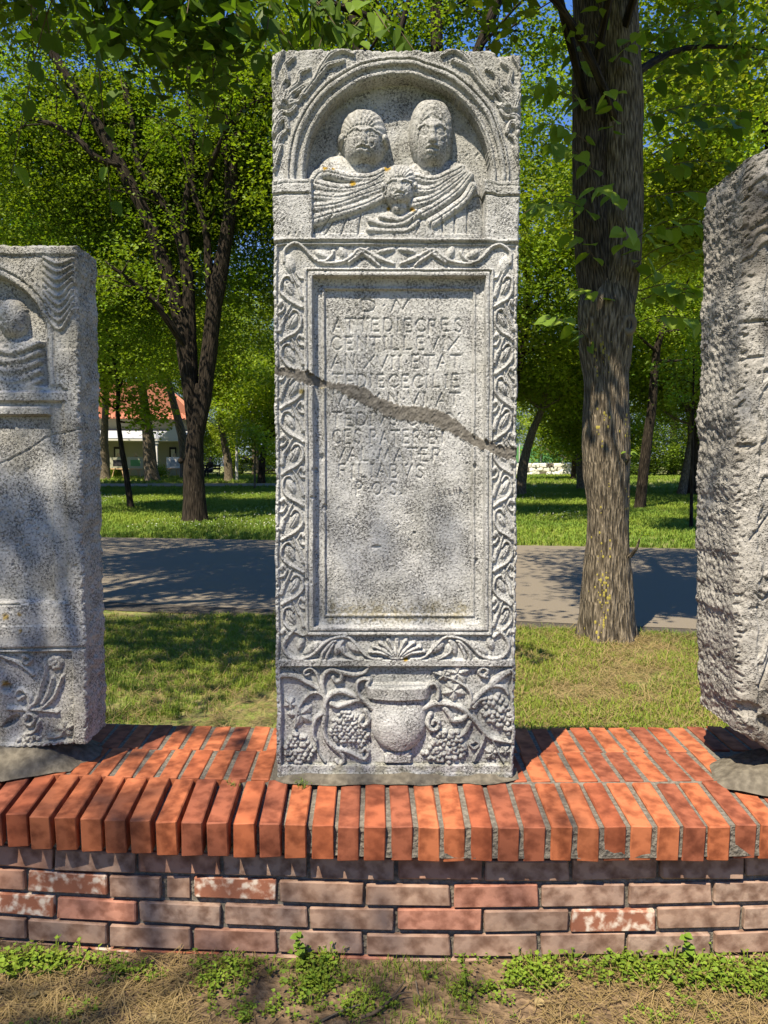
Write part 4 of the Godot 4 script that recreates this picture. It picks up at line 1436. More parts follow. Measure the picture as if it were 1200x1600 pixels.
# A park tree: trunk along given points, limbs spread from the upper part of it.
func park_tree(called: String, label: String, category: String, group: String, trunk: Array, r0: float, crown_r: float, crown_h: float, per: int, m_leaf: String, m_bark: String, low := 0.5, limbs := 8, far := true, tone := 1.0) -> Node3D:
	var at: Vector3 = trunk[0]
	var root := thing(called, label, category, at, group)
	var pts := []
	for q in trunk: pts.append(q - at)
	pts[0].y -= 0.15
	var bark: Material = M[m_bark]
	var p := smooth3(pts, 6)
	part("trunk", limb_mesh(p, r0, r0 * 0.35, 12, r0 * 0.06, null, r0 * 0.5), bark, root)
	var top := p[p.size() - 1]
	var puffs := []
	for k in limbs:
		var t := lerpf(low, 0.98, (k + rng.randf() * 0.7) / limbs)
		var a := p[mini(int(t * (p.size() - 1)), p.size() - 1)]
		var ang := k * 2.4 + rng.randf_range(-0.5, 0.5)
		var reach := crown_r * rng.randf_range(0.65, 1.0)
		var up := crown_h * rng.randf_range(0.25, 0.75) * (0.3 + 0.7 * t)
		var e := a + Vector3(cos(ang) * reach, up, sin(ang) * reach)
		var mid := a.lerp(e, 0.5) + Vector3(0, -0.08 * crown_h + rng.randfn(0, 0.1), 0)
		var lp := limb(root, "limb", [a, mid, e], r0 * lerpf(0.5, 0.25, t), r0 * 0.06, bark, 6)
		puffs.append_array(puffs_at([e, mid.lerp(e, 0.55), mid], crown_r * 0.26, crown_r * 0.44, 2))
	puffs.append_array(puffs_at([top + Vector3(0, crown_h * 0.35, 0), top + Vector3(0, crown_h * 0.6, 0), top], crown_r * 0.35, crown_r * 0.5, 2))
	crown(root, puffs, per, clumps_far if far else clumps, M[m_leaf], 0.6, false, "crown", tone)
	return root


# A twig with separate, pickable leaves.
func leafy_twig(root: Node3D, a: Vector3, dir: Vector3, len: float, n: int, size: float, mats: Array, droop := 0.5) -> void:
	var b := a + dir * len * 0.5
	var e := a + dir * len + Vector3(0, -droop * len * 0.4, 0)
	var p := smooth3([a, b, e], 5)
	part("twig", limb_mesh(p, 0.0045, 0.0018, 5), M["twig"], root)
	var d0 := (e - a).normalized()
	for k in n:
		var t := lerpf(0.15, 1.0, (k + 0.5) / n)
		var q := p[int(t * (p.size() - 1))]
		var sd := 1.0 if k % 2 else -1.0
		var out := d0.cross(Vector3.UP)
		if out.length() < 0.1: out = Vector3(1, 0, 0).rotated(Vector3.UP, rng.randf() * TAU)
		out = out.normalized() * sd
		var along := (out * rng.randf_range(0.5, 1.0) + d0 * rng.randf_range(0.2, 0.8) + Vector3(0, rng.randf_range(-1.0, -0.1), 0) * (0.4 + droop) + Vector3(rng.randfn(0, 0.25), 0, rng.randfn(0, 0.25))).normalized()
		var face := (Vector3(rng.randfn(0, 0.4), 1.0, rng.randfn(0.25, 0.4))).normalized()
		face = (face - along * face.dot(along)).normalized()
		var l := part("leaf", leaf_one, mats[rng.randi() % mats.size()], root)
		l.transform = Transform3D(Basis(along.cross(face), face, -along).scaled(Vector3.ONE * size * rng.randf_range(0.65, 1.15)), q + along * 0.02)


func make_near_trees() -> void:
	right_trunk_tree()
	overhanging_tree()
	tree_behind_viewer()
	park_tree("roadside_tree", "tree beyond the left frame edge beside the road whose crown shades the asphalt", "tree", "", [Vector3(-7.3, 0, -8.2), Vector3(-7.2, 3, -8.2), Vector3(-6.8, 6, -8.3), Vector3(-6.2, 9, -8.6), Vector3(-6.0, 11, -8.8)], 0.26, 4.2, 4.0, 11, "leaf", "bark_dark", 0.5, 10, false)
	left_fork_tree()
	tree_behind_stele()
	edge_tree()


func right_trunk_tree() -> void:
	var at := Vector3(1.90, 0, -6.40)
	var root := thing("linden_tree", "thick lichen-spotted grey trunk right of the tall gravestone forking into two stems", "tree", at)
	var bark: Material = M["bark"]
	var low := smooth3([Vector3(0, -0.1, 0), Vector3(-0.015, 0.35, 0), Vector3(-0.02, 0.9, 0), Vector3(-0.045, 1.5, 0), Vector3(-0.06, 2.0, 0), Vector3(-0.075, 2.45, 0), Vector3(-0.07, 2.85, 0), Vector3(-0.07, 3.25, 0)], 26)
	var radii := PackedFloat32Array()
	for k in low.size():
		var y := low[k].y
		radii.append(0.20 - 0.018 * smoothstep(0.0, 1.3, y) + 0.035 * exp(-pow((y - 2.55) / 0.3, 2.0)) + 0.02 * smoothstep(2.5, 2.8, y) - 0.15 * smoothstep(2.75, 3.2, y) + 0.012 * sin(y * 5.0))
	var tr := part("trunk", limb_mesh(low, 0.2, 0.2, 84, 0.022, radii, 0.125), bark, root)
	var left := smooth3([Vector3(-0.075, 2.1, 0.0), Vector3(-0.115, 2.7, 0.02), Vector3(-0.165, 3.1, 0.0), Vector3(-0.205, 3.7, -0.02), Vector3(-0.22, 4.4, -0.05), Vector3(-0.25, 5.6, -0.1), Vector3(-0.5, 7.5, -0.2), Vector3(-0.9, 10.0, -0.3)], 14)
	var swell := func(path: PackedVector3Array, top: float) -> PackedFloat32Array:      # thin where it leaves the trunk's heart, full above the fork
		var r := PackedFloat32Array()
		for q in path: r.append(top * smoothstep(1.7, 2.85, q.y) * (1.0 - 0.62 * smoothstep(3.4, 10.0, q.y)) + 0.02)
		return r
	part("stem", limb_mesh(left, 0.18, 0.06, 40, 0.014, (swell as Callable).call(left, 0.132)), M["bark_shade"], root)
	var right := smooth3([Vector3(-0.06, 2.0, 0.0), Vector3(-0.025, 2.6, 0.02), Vector3(0.025, 3.1, 0.04), Vector3(0.03, 3.7, 0.04), Vector3(0.02, 4.4, 0.03), Vector3(0.0, 5.6, 0.03), Vector3(0.3, 7.6, 0.3), Vector3(0.9, 10.0, 0.2)], 14)
	part("stem", limb_mesh(right, 0.19, 0.06, 48, 0.016, (swell as Callable).call(right, 0.142)), bark, root)
	# knot hole, stubs, lichen
	var ring := PackedVector3Array()
	for v in 7:
		for u in 17:
			var a := TAU * (u % 16) / 16.0
			var b := lerpf(0.2, 2.8, v / 6.0)
			var rr := 0.055 - 0.026 * cos(b)
			ring.append(Vector3(0.055 + cos(a) * rr * 0.8, 2.59 + sin(a) * rr * 1.15, 0.185 + sin(b) * 0.030 + 0.006 * sin(a * 3.0)))
	part("knot", grid(ring, 17, 7, true), bark, root)
	var hole := Soup.new()
	for k in 16:
		var a := TAU * k / 16.0
		var b := TAU * (k + 1) / 16.0
		hole.tri(Vector3(0.055, 2.59, 0.193), Vector3(0.055 + cos(b) * 0.026, 2.59 + sin(b) * 0.04, 0.199), Vector3(0.055 + cos(a) * 0.026, 2.59 + sin(a) * 0.04, 0.199))
	part("knot_hole", hole.mesh(), M["dark"], tr)
	for st in [[Vector3(0.12, 0.72, 0.13), Vector3(0.17, 0.86, 0.20)], [Vector3(0.06, 1.48, 0.15), Vector3(0.065, 1.56, 0.19)], [Vector3(-0.12, 2.3, 0.13), Vector3(-0.17, 2.36, 0.2)]]:
		limb(root, "stub", [st[0], st[0].lerp(st[1], 0.5) + Vector3(0.01, 0, 0.01), st[1]], 0.018, 0.008, bark, 7)
	var li := Soup.new()
	var skin: Array = tr.mesh.surface_get_arrays(0)
	for k in 6000:
		var i: int = rng.randi() % skin[0].size()
		var c: Vector3 = skin[0][i]
		var nn: Vector3 = skin[1][i]
		if c.y > 2.6 or c.y < 0.05 or nn.z < 0.2: continue
		var band := maxf(exp(-pow((nn.x + 0.42) / 0.16, 2.0)), 0.5 * exp(-pow((nn.x - 0.7) / 0.2, 2.0)))
		if noise.get_noise_2d(c.y * 70.0, nn.x * 40.0) + band * 0.85 - 0.40 < rng.randf() * 0.5: continue
		var t := nn.cross(Vector3.UP).normalized()
		var up := t.cross(nn)
		var s := rng.randf_range(0.003, 0.011)
		for q in 6:
			var f := TAU * q / 6.0
			var g := TAU * (q + 1) / 6.0
			li.tri(c + nn * 0.003, c + nn * 0.001 + (t * cos(g) + up * sin(g) * 1.5) * s, c + nn * 0.001 + (t * cos(f) + up * sin(f) * 1.5) * s)
	part("lichen", li.mesh(), M["lichen"], tr).set_meta("kind", "stuff")
	var ends := []
	ends.append_array(twigs_of(root, left, 0.5, 9, 3.2, 0.05, M["bark_dark"], 0.3))
	ends.append_array(twigs_of(root, right, 0.5, 10, 3.4, 0.05, M["bark_dark"], 0.3))
	for e in [[Vector3(-0.3, 6.0, -0.1), Vector3(-1.0, 7.2, 1.0), Vector3(-1.7, 8.1, 2.2)], [Vector3(-0.4, 6.8, -0.1), Vector3(-0.4, 8.0, 1.2), Vector3(-0.8, 9.0, 2.6)], [Vector3(0.05, 6.0, 0.0), Vector3(0.4, 7.0, 1.2), Vector3(0.2, 7.6, 2.2)]]:
		var lp := limb(root, "limb", e, 0.07, 0.02, M["bark_dark"], 7)
		var le := twigs_of(root, lp, 0.4, 6, 1.0, 0.025, M["bark_dark"], 0.1)
		crown(root, puffs_at(le, 0.7, 1.0, 2), 26, clumps, M["leaf"], 0.5, true)
	crown(root, puffs_at(ends, 0.7, 1.2, 1), 30, clumps, M["leaf"], 0.55, true)
	# shoots with large soft leaves round the fork
	var mats := [M["leaf"], M["leaf_pale"], M["leaf_pale"], M["leaf"]]
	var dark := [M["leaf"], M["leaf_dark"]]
	for s in [[-0.25, 4.55, 0.25, -0.6, 0.2, 7], [-0.28, 4.25, 0.3, -0.8, 0.35, 8], [-0.3, 4.0, 0.3, -0.75, 0.2, 8], [-0.3, 4.35, 0.2, -0.9, 0.1, 8], [-0.25, 3.75, 0.35, -0.6, 0.3, 8], [-0.25, 3.45, 0.3, -0.65, 0.1, 7], [-0.3, 3.6, 0.2, -0.9, -0.1, 7], [-0.1, 4.6, 0.3, 0.1, 0.1, 6], [-0.1, 4.0, 0.35, -0.2, 0.3, 6], [-0.05, 3.5, 0.35, -0.3, 0.1, 5],
			[-0.2, 2.45, 0.2, -0.75, 0.5, 6], [-0.18, 4.9, 0.3, -0.4, 0.5, 7], [-0.2, 3.1, 0.25, -0.55, 0.4, 6]]:
		leafy_twig(root, Vector3(s[0], s[1], s[2] - 0.1), Vector3(s[3], s[4], 0.45).normalized(), 0.6, s[5] + 3, 0.125, mats, 0.6)
	for s in [[0.2, 4.5, 0.2, 0.8, 0.25, 8], [0.22, 4.25, 0.2, 0.9, 0.1, 8], [0.2, 4.05, 0.25, 0.7, 0.2, 8], [0.2, 3.8, 0.2, 0.9, 0.15, 8], [0.2, 3.6, 0.25, 0.8, 0.0, 7], [0.18, 3.3, 0.25, 0.7, 0.1, 7], [0.2, 4.8, 0.2, 0.6, 0.4, 7], [0.2, 3.9, 0.3, 0.5, 0.2, 7], [0.18, 2.95, 0.25, 0.5, 0.3, 7], [0.16, 2.8, 0.25, 0.35, 0.0, 6]]:
		leafy_twig(root, Vector3(s[0], s[1], s[2] - 0.1), Vector3(s[3], s[4], 0.3).normalized(), 0.7, s[5] + 3, 0.13, dark if s[1] > 3.4 else mats, 0.5)
	for s in [[0.05, 3.0, 0.2, 0.3, 0.3, 7], [0.1, 2.75, 0.2, 0.55, 0.25, 8], [0.12, 2.85, 0.25, 0.7, 0.1, 8], [0.1, 2.6, 0.22, 0.8, 0.15, 7], [0.08, 3.25, 0.25, 0.4, 0.2, 7], [-0.12, 2.75, 0.22, -0.5, 0.2, 6], [-0.02, 3.05, 0.25, -0.1, 0.4, 5]]:
		leafy_twig(root, Vector3(s[0], s[1], s[2] - 0.05), Vector3(s[3], s[4], 0.5).normalized(), 0.5, s[5], 0.125, [M["leaf_pale"], M["leaf_pale"], M["leaf"]], 0.5)
	leafy_twig(root, Vector3(0.17, 0.86, 0.20), Vector3(0.2, 0.8, 0.4).normalized(), 0.06, 3, 0.05, mats, 0.1)
	leafy_twig(root, Vector3(0.065, 1.56, 0.19), Vector3(0.0, 0.7, 0.5).normalized(), 0.05, 3, 0.05, mats, 0.1)


func overhanging_tree() -> void:
	var at := Vector3(-5.7, 0, -4.3)
	var root := thing("linden_tree", "spreading tree left of the frame whose dark boughs hang into the top left corner", "tree", at)
	var bark: Material = M["bark_dark"]
	var tp := smooth3([Vector3(0, -0.2, 0), Vector3(0.05, 2.0, 0), Vector3(0.1, 4.0, 0.1), Vector3(0.0, 6.0, 0), Vector3(0.2, 9.0, -0.1), Vector3(0.3, 12.0, 0)], 6)
	part("trunk", limb_mesh(tp, 0.30, 0.08, 20, 0.02, null, 0.12), bark, root)
	var ends := []
	for e in [[Vector3(0.1, 4.0, 0.1), Vector3(2.4, 5.6, 0.1), Vector3(4.4, 5.9, 0.3)], [Vector3(0.05, 5.0, 0), Vector3(2.2, 7.0, -1.6), Vector3(4.0, 8.0, -3.0)], [Vector3(0, 6, 0), Vector3(1.8, 8.2, 0.2), Vector3(3.6, 9.2, -0.6)],
			[Vector3(0, 5.5, 0), Vector3(-2.0, 7.0, 0.5), Vector3(-3.6, 8.0, 0.6)], [Vector3(0.1, 7, 0), Vector3(0.6, 8.8, -2.0), Vector3(1.4, 9.8, -3.6)], [Vector3(0.2, 8, 0), Vector3(1.6, 10.4, -0.8), Vector3(2.8, 11.6, -1.6)], [Vector3(0.05, 4.6, 0), Vector3(0.6, 6.0, -2.2), Vector3(1.6, 6.8, -4.0)]]:
		var p := limb(root, "limb", e, 0.11, 0.03, bark, 8)
		ends.append_array(twigs_of(root, p, 0.35, 6, 1.6, 0.03, bark, 0.1))
	crown(root, puffs_at(ends, 0.75, 1.25, 2), 22, clumps, M["leaf"], 0.5, true)
	# the lowest bough and its hanging leaves
	var bough := limb(root, "bough", [Vector3(0.08, 3.4, 0.1), Vector3(2.0, 4.0, 0.3), Vector3(4.0, 4.0, 0.5), Vector3(5.0, 3.85, 0.4), Vector3(5.7, 3.75, 0.2)], 0.075, 0.012, bark, 9)
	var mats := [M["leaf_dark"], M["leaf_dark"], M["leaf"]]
	for k in 36:
		var t := lerpf(0.52, 1.0, pow(rng.randf(), 1.15))
		var q := bough[int(t * (bough.size() - 1))]
		var len := rng.randf_range(0.35, 0.85) * (1.15 - 0.55 * smoothstep(0.6, 1.0, t))
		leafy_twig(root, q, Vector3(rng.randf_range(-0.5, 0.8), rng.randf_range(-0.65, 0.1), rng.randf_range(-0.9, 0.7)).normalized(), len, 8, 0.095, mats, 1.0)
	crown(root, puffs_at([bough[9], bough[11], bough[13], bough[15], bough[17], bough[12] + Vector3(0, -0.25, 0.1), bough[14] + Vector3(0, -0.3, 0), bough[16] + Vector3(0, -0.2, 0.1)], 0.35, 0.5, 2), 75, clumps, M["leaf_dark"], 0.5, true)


func tree_behind_viewer() -> void:
	var at := Vector3(-7.6, 0, 4.6)
	var root := thing("linden_tree", "tall tree out of frame behind the viewer that throws soft patches of shade", "tree", at)
	var bark: Material = M["bark_dark"]
	var tp := smooth3([Vector3(0, -0.2, 0), Vector3(0.1, 3.0, 0), Vector3(0, 6.0, 0), Vector3(0.3, 9.0, 0), Vector3(0.4, 13.0, 0)], 6)
	part("trunk", limb_mesh(tp, 0.32, 0.08, 16, 0.02, null, 0.12), bark, root)
	var ends := []
	for k in 9:
		var a := k * 2.4
		var y := 5.0 + k * 0.75
		var p := limb(root, "limb", [Vector3(0.1, y, 0), Vector3(cos(a) * 2.0, y + 1.6, sin(a) * 2.0), Vector3(cos(a) * 3.8, y + 2.2, sin(a) * 3.8)], 0.1, 0.03, bark, 7)
		ends.append_array(twigs_of(root, p, 0.4, 5, 1.5, 0.03, bark, 0.1))
	crown(root, puffs_at(ends, 0.8, 1.2, 1), 26, clumps, M["leaf"], 0.5, true)
	# single sprays in the gap: each shades a known place (from the spot, up along the sun's direction)
	for s in [[0.0, 1.26, -2.40, 11.0, 0.17], [-0.30, 1.02, -2.40, 11.5, 0.15], [-1.14, 1.78, -2.5, 9.0, 0.2], [-1.04, 2.12, -2.5, 9.5, 0.17], [1.12, 2.32, -2.3, 9.0, 0.2], [-1.12, 1.12, -2.5, 8.0, 0.2], [-1.2, 0.9, -2.5, 8.5, 0.17], [-1.03, 1.4, -2.5, 7.5, 0.15], [-0.95, 0.47, -2.25, 10.5, 0.2], [-0.45, 0.47, -2.5, 11.0, 0.14], [-0.62, 0.2, -2.2, 10.0, 0.16], [-0.5, 0.0, -1.8, 8.5, 0.22], [0.05, 0.0, -1.95, 9.0, 0.2], [-0.95, 0.0, -1.95, 8.0, 0.2], [0.62, 0.47, -2.2, 11.0, 0.1]]:
		var k: float = (s[3] - s[1]) / 1.866
		var c := Vector3(s[0] - 0.6 * k, s[3], s[2] + k) - at
		var base := tp[mini(int(tp.size() * clampf((s[3] - 2.5) / 13.0, 0, 1)), tp.size() - 1)]
		limb(root, "branch", [base, base.lerp(c, 0.55) + Vector3(0, 0.5, 0), c], 0.022, 0.006, bark, 5)
		crown(root, [[c, s[4]]], 100, clumps, M["leaf"], 0.6, false, "spray")


func left_fork_tree() -> void:
	var at := Vector3(-4.77, 0.0, -19.3)
	at.y = gy(at.x, at.z)
	var root := thing("linden_tree", "dark many-stemmed tree across the road between the left and tall gravestones", "tree", at)
	var bark: Material = M["bark_dark"]
	var paths := [
		["trunk", [Vector3(-4.76,-0.11,-19.30), Vector3(-4.76,0.61,-19.30), Vector3(-4.77,1.58,-19.30), Vector3(-4.71,2.37,-19.30), Vector3(-4.65,3.01,-19.30), Vector3(-4.61,3.49,-19.30)], 0.33, 0.10],
		["limb", [Vector3(-4.78,1.90,-19.30), Vector3(-4.84,3.17,-19.30), Vector3(-4.96,4.43,-19.30), Vector3(-5.20,5.68,-19.30), Vector3(-5.50,6.62,-19.30), Vector3(-5.90,7.70,-19.30), Vector3(-6.43,8.77,-19.30), Vector3(-7.03,9.84,-19.30), Vector3(-7.63,10.75,-19.30), Vector3(-8.23,11.80,-19.30), Vector3(-8.67,12.85,-19.30)], 0.22, 0.09],
		["limb", [Vector3(-4.68,1.90,-19.30), Vector3(-4.50,3.01,-19.30), Vector3(-4.25,5.06,-19.30), Vector3(-4.03,6.31,-19.30), Vector3(-3.86,7.24,-19.30), Vector3(-3.72,8.16,-19.30), Vector3(-3.79,9.23,-19.30), Vector3(-3.96,10.30,-19.30), Vector3(-4.05,11.20,-19.30), Vector3(-4.00,12.25,-19.30), Vector3(-3.94,13.14,-19.30)], 0.22, 0.10],
		["limb", [Vector3(-4.70,2.85,-19.30), Vector3(-4.78,4.12,-19.30), Vector3(-4.85,5.37,-19.30), Vector3(-4.90,6.31,-19.30), Vector3(-5.05,7.08,-19.30), Vector3(-5.32,7.70,-19.30), Vector3(-5.73,8.31,-19.30), Vector3(-6.03,8.93,-19.30), Vector3(-6.17,9.99,-19.30), Vector3(-6.31,10.75,-19.30)], 0.16, 0.05],
		["limb", [Vector3(-4.73,3.17,-19.30), Vector3(-4.77,4.75,-19.30), Vector3(-4.81,6.15,-19.30), Vector3(-4.89,7.08,-19.30), Vector3(-4.91,7.70,-19.30), Vector3(-4.74,8.62,-19.30), Vector3(-4.66,9.54,-19.30), Vector3(-4.77,10.45,-19.30), Vector3(-4.69,11.50,-19.30)], 0.13, 0.05],
		["limb", [Vector3(-4.29,4.90,-19.30), Vector3(-4.33,6.31,-19.30), Vector3(-4.41,7.39,-19.30), Vector3(-4.68,8.16,-19.30), Vector3(-4.70,9.08,-19.30)], 0.11, 0.06],
		["limb", [Vector3(-6.33,8.66,-19.00), Vector3(-6.87,8.81,-18.80), Vector3(-7.28,9.21,-18.70), Vector3(-7.83,9.46,-18.60), Vector3(-8.39,9.57,-18.50)], 0.09, 0.03],
		["limb", [Vector3(-3.82,9.54,-19.30), Vector3(-3.44,9.82,-18.90), Vector3(-3.02,10.02,-18.70), Vector3(-2.54,10.22,-18.50)], 0.07, 0.03],
		["limb", [Vector3(-4.86,4.37,-18.90), Vector3(-5.14,4.91,-18.50), Vector3(-5.41,5.32,-18.30), Vector3(-5.83,5.69,-18.00), Vector3(-6.23,5.98,-17.70)], 0.10, 0.03],
		["limb", [Vector3(-4.33,8.06,-19.00), Vector3(-4.10,8.55,-18.70), Vector3(-3.81,8.94,-18.40), Vector3(-3.56,9.41,-18.30)], 0.08, 0.04]]
	var ends := []
	for it in paths:
		var pts := []
		for q in it[1]: pts.append(q - at)
		var p := smooth3(pts, 5)
		var rad := PackedFloat32Array()
		for k in p.size():
			var t := float(k) / (p.size() - 1)
			rad.append(lerpf(it[2], it[3], t) * (1.0 if it[0] == "trunk" else lerpf(0.45, 1.0, smoothstep(0.0, 0.16, t))))
		part(it[0], limb_mesh(p, it[2], it[3], 14, 0.025, rad, 0.12 if it[0] == "trunk" else 0.0), bark, root)
		if it[0] == "limb": ends.append_array(twigs_of(root, p, 0.45, 7, 1.9, 0.035, bark, 0.15))
	var knot := SphereMesh.new()
	knot.radius = 0.075
	knot.height = 0.16
	knot.radial_segments = 12
	knot.rings = 6
	part("burl", knot, bark, root).position = Vector3(-0.30, 1.55, 0.1)
	var puffs := puffs_at(ends, 0.8, 1.5, 2)
	for k in 80:      # the outer crown, hanging lower on the left
		var a := rng.randf() * TAU
		var r := rng.randf_range(2.5, 6.2)
		puffs.append([Vector3(cos(a) * r - 0.6, rng.randf_range(5.0, 12.5) - 0.12 * r, -absf(sin(a)) * r * 0.8), rng.randf_range(0.8, 1.5)])
	for q in [Vector3(-9.24,6.43,-19.80), Vector3(-8.42,6.75,-19.80), Vector3(-6.98,6.27,-19.80), Vector3(-6.68,5.15,-19.80), Vector3(-6.29,4.19,-19.80), Vector3(-5.70,4.83,-19.80), Vector3(-3.41,6.27,-19.80), Vector3(-3.07,7.54,-19.80), Vector3(-3.54,8.81,-19.80), Vector3(-9.36,7.86,-19.80), Vector3(-8.70,8.33,-19.80), Vector3(-3.22,9.12,-19.80), Vector3(-7.59,7.70,-19.80), Vector3(-4.25,4.19,-19.80), Vector3(-3.42,4.83,-19.80), Vector3(-6.01,6.11,-19.80), Vector3(-9.41,11.61,-19.80), Vector3(-8.96,10.68,-19.80), Vector3(-8.14,11.30,-19.80), Vector3(-9.31,9.75,-19.80), Vector3(-8.68,9.12,-19.80), Vector3(-8.06,8.33,-19.80), Vector3(-9.34,8.49,-19.80), Vector3(-7.70,9.90,-19.80), Vector3(-8.59,12.38,-19.80), Vector3(-7.17,12.07,-19.80), Vector3(-6.38,11.61,-19.80), Vector3(-5.42,12.07,-19.80), Vector3(-3.35,12.07,-19.80), Vector3(-2.88,10.99,-19.80), Vector3(-3.23,7.86,-19.80), Vector3(-3.74,5.79,-19.80), Vector3(-5.10,12.07,-19.80), Vector3(-9.54,7.39,-19.80)]: puffs.append([q - at, rng.randf_range(0.7, 1.15)])
	crown(root, puffs, 52, clumps, M["leaf"], 0.6, false, "crown", 1.0, -0.1)


func tree_behind_stele() -> void:
	var at := Vector3(0.5, 0, -17.0)
	var root := thing("linden_tree", "tree hidden behind the tall gravestone with three dark stems showing above its top", "tree", at)
	var bark: Material = M["bark_dark"]
	var ends := []
	for it in [["trunk", [Vector3(0, -0.2, 0), Vector3(0.05, 2, 0), Vector3(0, 4.2, 0), Vector3(0, 6.5, 0)], 0.34, 0.26], ["stem", [Vector3(0, 5.5, 0), Vector3(-0.8, 9.0, 0.1), Vector3(-1.2, 11.2, 0.1), Vector3(-1.7, 13.5, 0.0)], 0.2, 0.08], ["stem", [Vector3(0, 6.0, 0), Vector3(0.55, 9.0, 0), Vector3(0.62, 11.5, 0), Vector3(0.6, 14.5, 0)], 0.2, 0.08], ["stem", [Vector3(0.3, 7.5, 0), Vector3(1.3, 9.8, 0.2), Vector3(2.0, 11.5, 0.3), Vector3(2.8, 14.0, 0.5)], 0.14, 0.06], ["limb", [Vector3(-0.6, 8.0, 0), Vector3(-0.3, 9.8, 0.4), Vector3(0.0, 11.0, 0.6)], 0.10, 0.05]]:
		var p := smooth3(it[1], 5)
		part(it[0], limb_mesh(p, it[2], it[3], 12, 0.02), bark, root)
		if it[0] != "trunk": ends.append_array(twigs_of(root, p, 0.3, 8, 2.4, 0.04, bark, 0.1))
	var puffs := puffs_at(ends, 0.8, 1.4, 1)
	for k in 34:
		var a := rng.randf() * TAU
		var r := rng.randf_range(1.5, 4.2)
		puffs.append([Vector3(cos(a) * r, rng.randf_range(7.0, 13.5), sin(a) * r * 0.8), rng.randf_range(0.7, 1.3)])
	for q in [Vector3(-2.26,9.66,-16.50), Vector3(-1.86,10.30,-16.50), Vector3(-1.33,9.92,-16.50), Vector3(2.66,9.53,-16.50), Vector3(3.07,9.14,-16.50), Vector3(3.21,8.50,-16.50), Vector3(3.29,7.19,-16.50), Vector3(3.10,6.53,-16.50), Vector3(3.35,7.84,-16.50), Vector3(3.19,10.30,-16.50), Vector3(2.39,10.69,-16.50), Vector3(3.44,10.81,-16.50), Vector3(-2.66,10.30,-16.50), Vector3(3.00,9.53,-16.50), Vector3(3.27,8.89,-16.50), Vector3(3.48,8.11,-16.50), Vector3(3.08,7.71,-16.50), Vector3(3.63,7.19,-16.50), Vector3(3.36,6.80,-16.50), Vector3(3.11,5.87,-16.50), Vector3(3.51,5.61,-16.50), Vector3(3.77,6.40,-16.50), Vector3(3.18,5.21,-16.50), Vector3(3.66,5.07,-16.50), Vector3(3.87,9.01,-16.50), Vector3(-2.42,7.19,-16.50), Vector3(-2.48,8.24,-16.50), Vector3(0.53,10.56,-16.50), Vector3(-0.53,10.43,-16.50), Vector3(-1.06,10.69,-16.50), Vector3(0.00,10.30,-16.50), Vector3(1.19,10.43,-16.50), Vector3(1.86,10.30,-16.50)]: puffs.append([q - at, rng.randf_range(0.85, 1.25)])
	crown(root, puffs, 30, clumps, M["leaf"], 0.6, false, "crown", 1.0, 0.2)


func edge_tree() -> void:
	var at := Vector3(7.4, 0, -14.2)
	var root := thing("linden_tree", "dark trunk at the upper right edge with bright leafy boughs above the right gravestone", "tree", at)
	var bark: Material = M["bark_dark"]
	var p := smooth3([Vector3(0.1, -0.2, 0), Vector3(0.05, 2.5, 0), Vector3(-0.2, 4.5, 0), Vector3(-0.4, 6.5, 0), Vector3(-0.35, 8.5, 0), Vector3(-0.6, 11.0, 0), Vector3(-0.5, 13.0, 0)], 6)
	part("trunk", limb_mesh(p, 0.24, 0.08, 14, 0.02, null, 0.1), bark, root)
	var ends := []
	for e in [[Vector3(-0.35, 7.0, 0), Vector3(-1.5, 9.0, 0.5), Vector3(-2.4, 9.8, 0.8)], [Vector3(-0.3, 6.0, 0), Vector3(-1.3, 7.2, 0.2), Vector3(-2.3, 7.6, 0.6)], [Vector3(-0.2, 5.5, 0), Vector3(1.5, 7.0, 0.4), Vector3(3.0, 7.6, 0.5)], [Vector3(-0.4, 8.0, 0), Vector3(1.2, 9.6, -0.6), Vector3(2.6, 10.6, -0.8)], [Vector3(-0.3, 7.5, 0), Vector3(-0.8, 9.0, -2.0), Vector3(-1.2, 9.8, -3.4)], [Vector3(-0.25, 5.0, 0), Vector3(-1.1, 5.8, -0.6), Vector3(-2.0, 5.8, -1.0)]]:
		var q := limb(root, "limb", e, 0.09, 0.02, bark, 7)
		ends.append_array(twigs_of(root, q, 0.3, 7, 1.5, 0.03, bark, 0.1))
	crown(root, puffs_at(ends, 0.6, 1.15, 2), 24, clumps, M["leaf_pale"], 0.5)


# ------------------------------------------------------------------ the park beyond
func down(pts: Array) -> Array:          # sets the foot of a trunk on the ground
	pts[0].y = gy(pts[0].x, pts[0].z)
	return pts


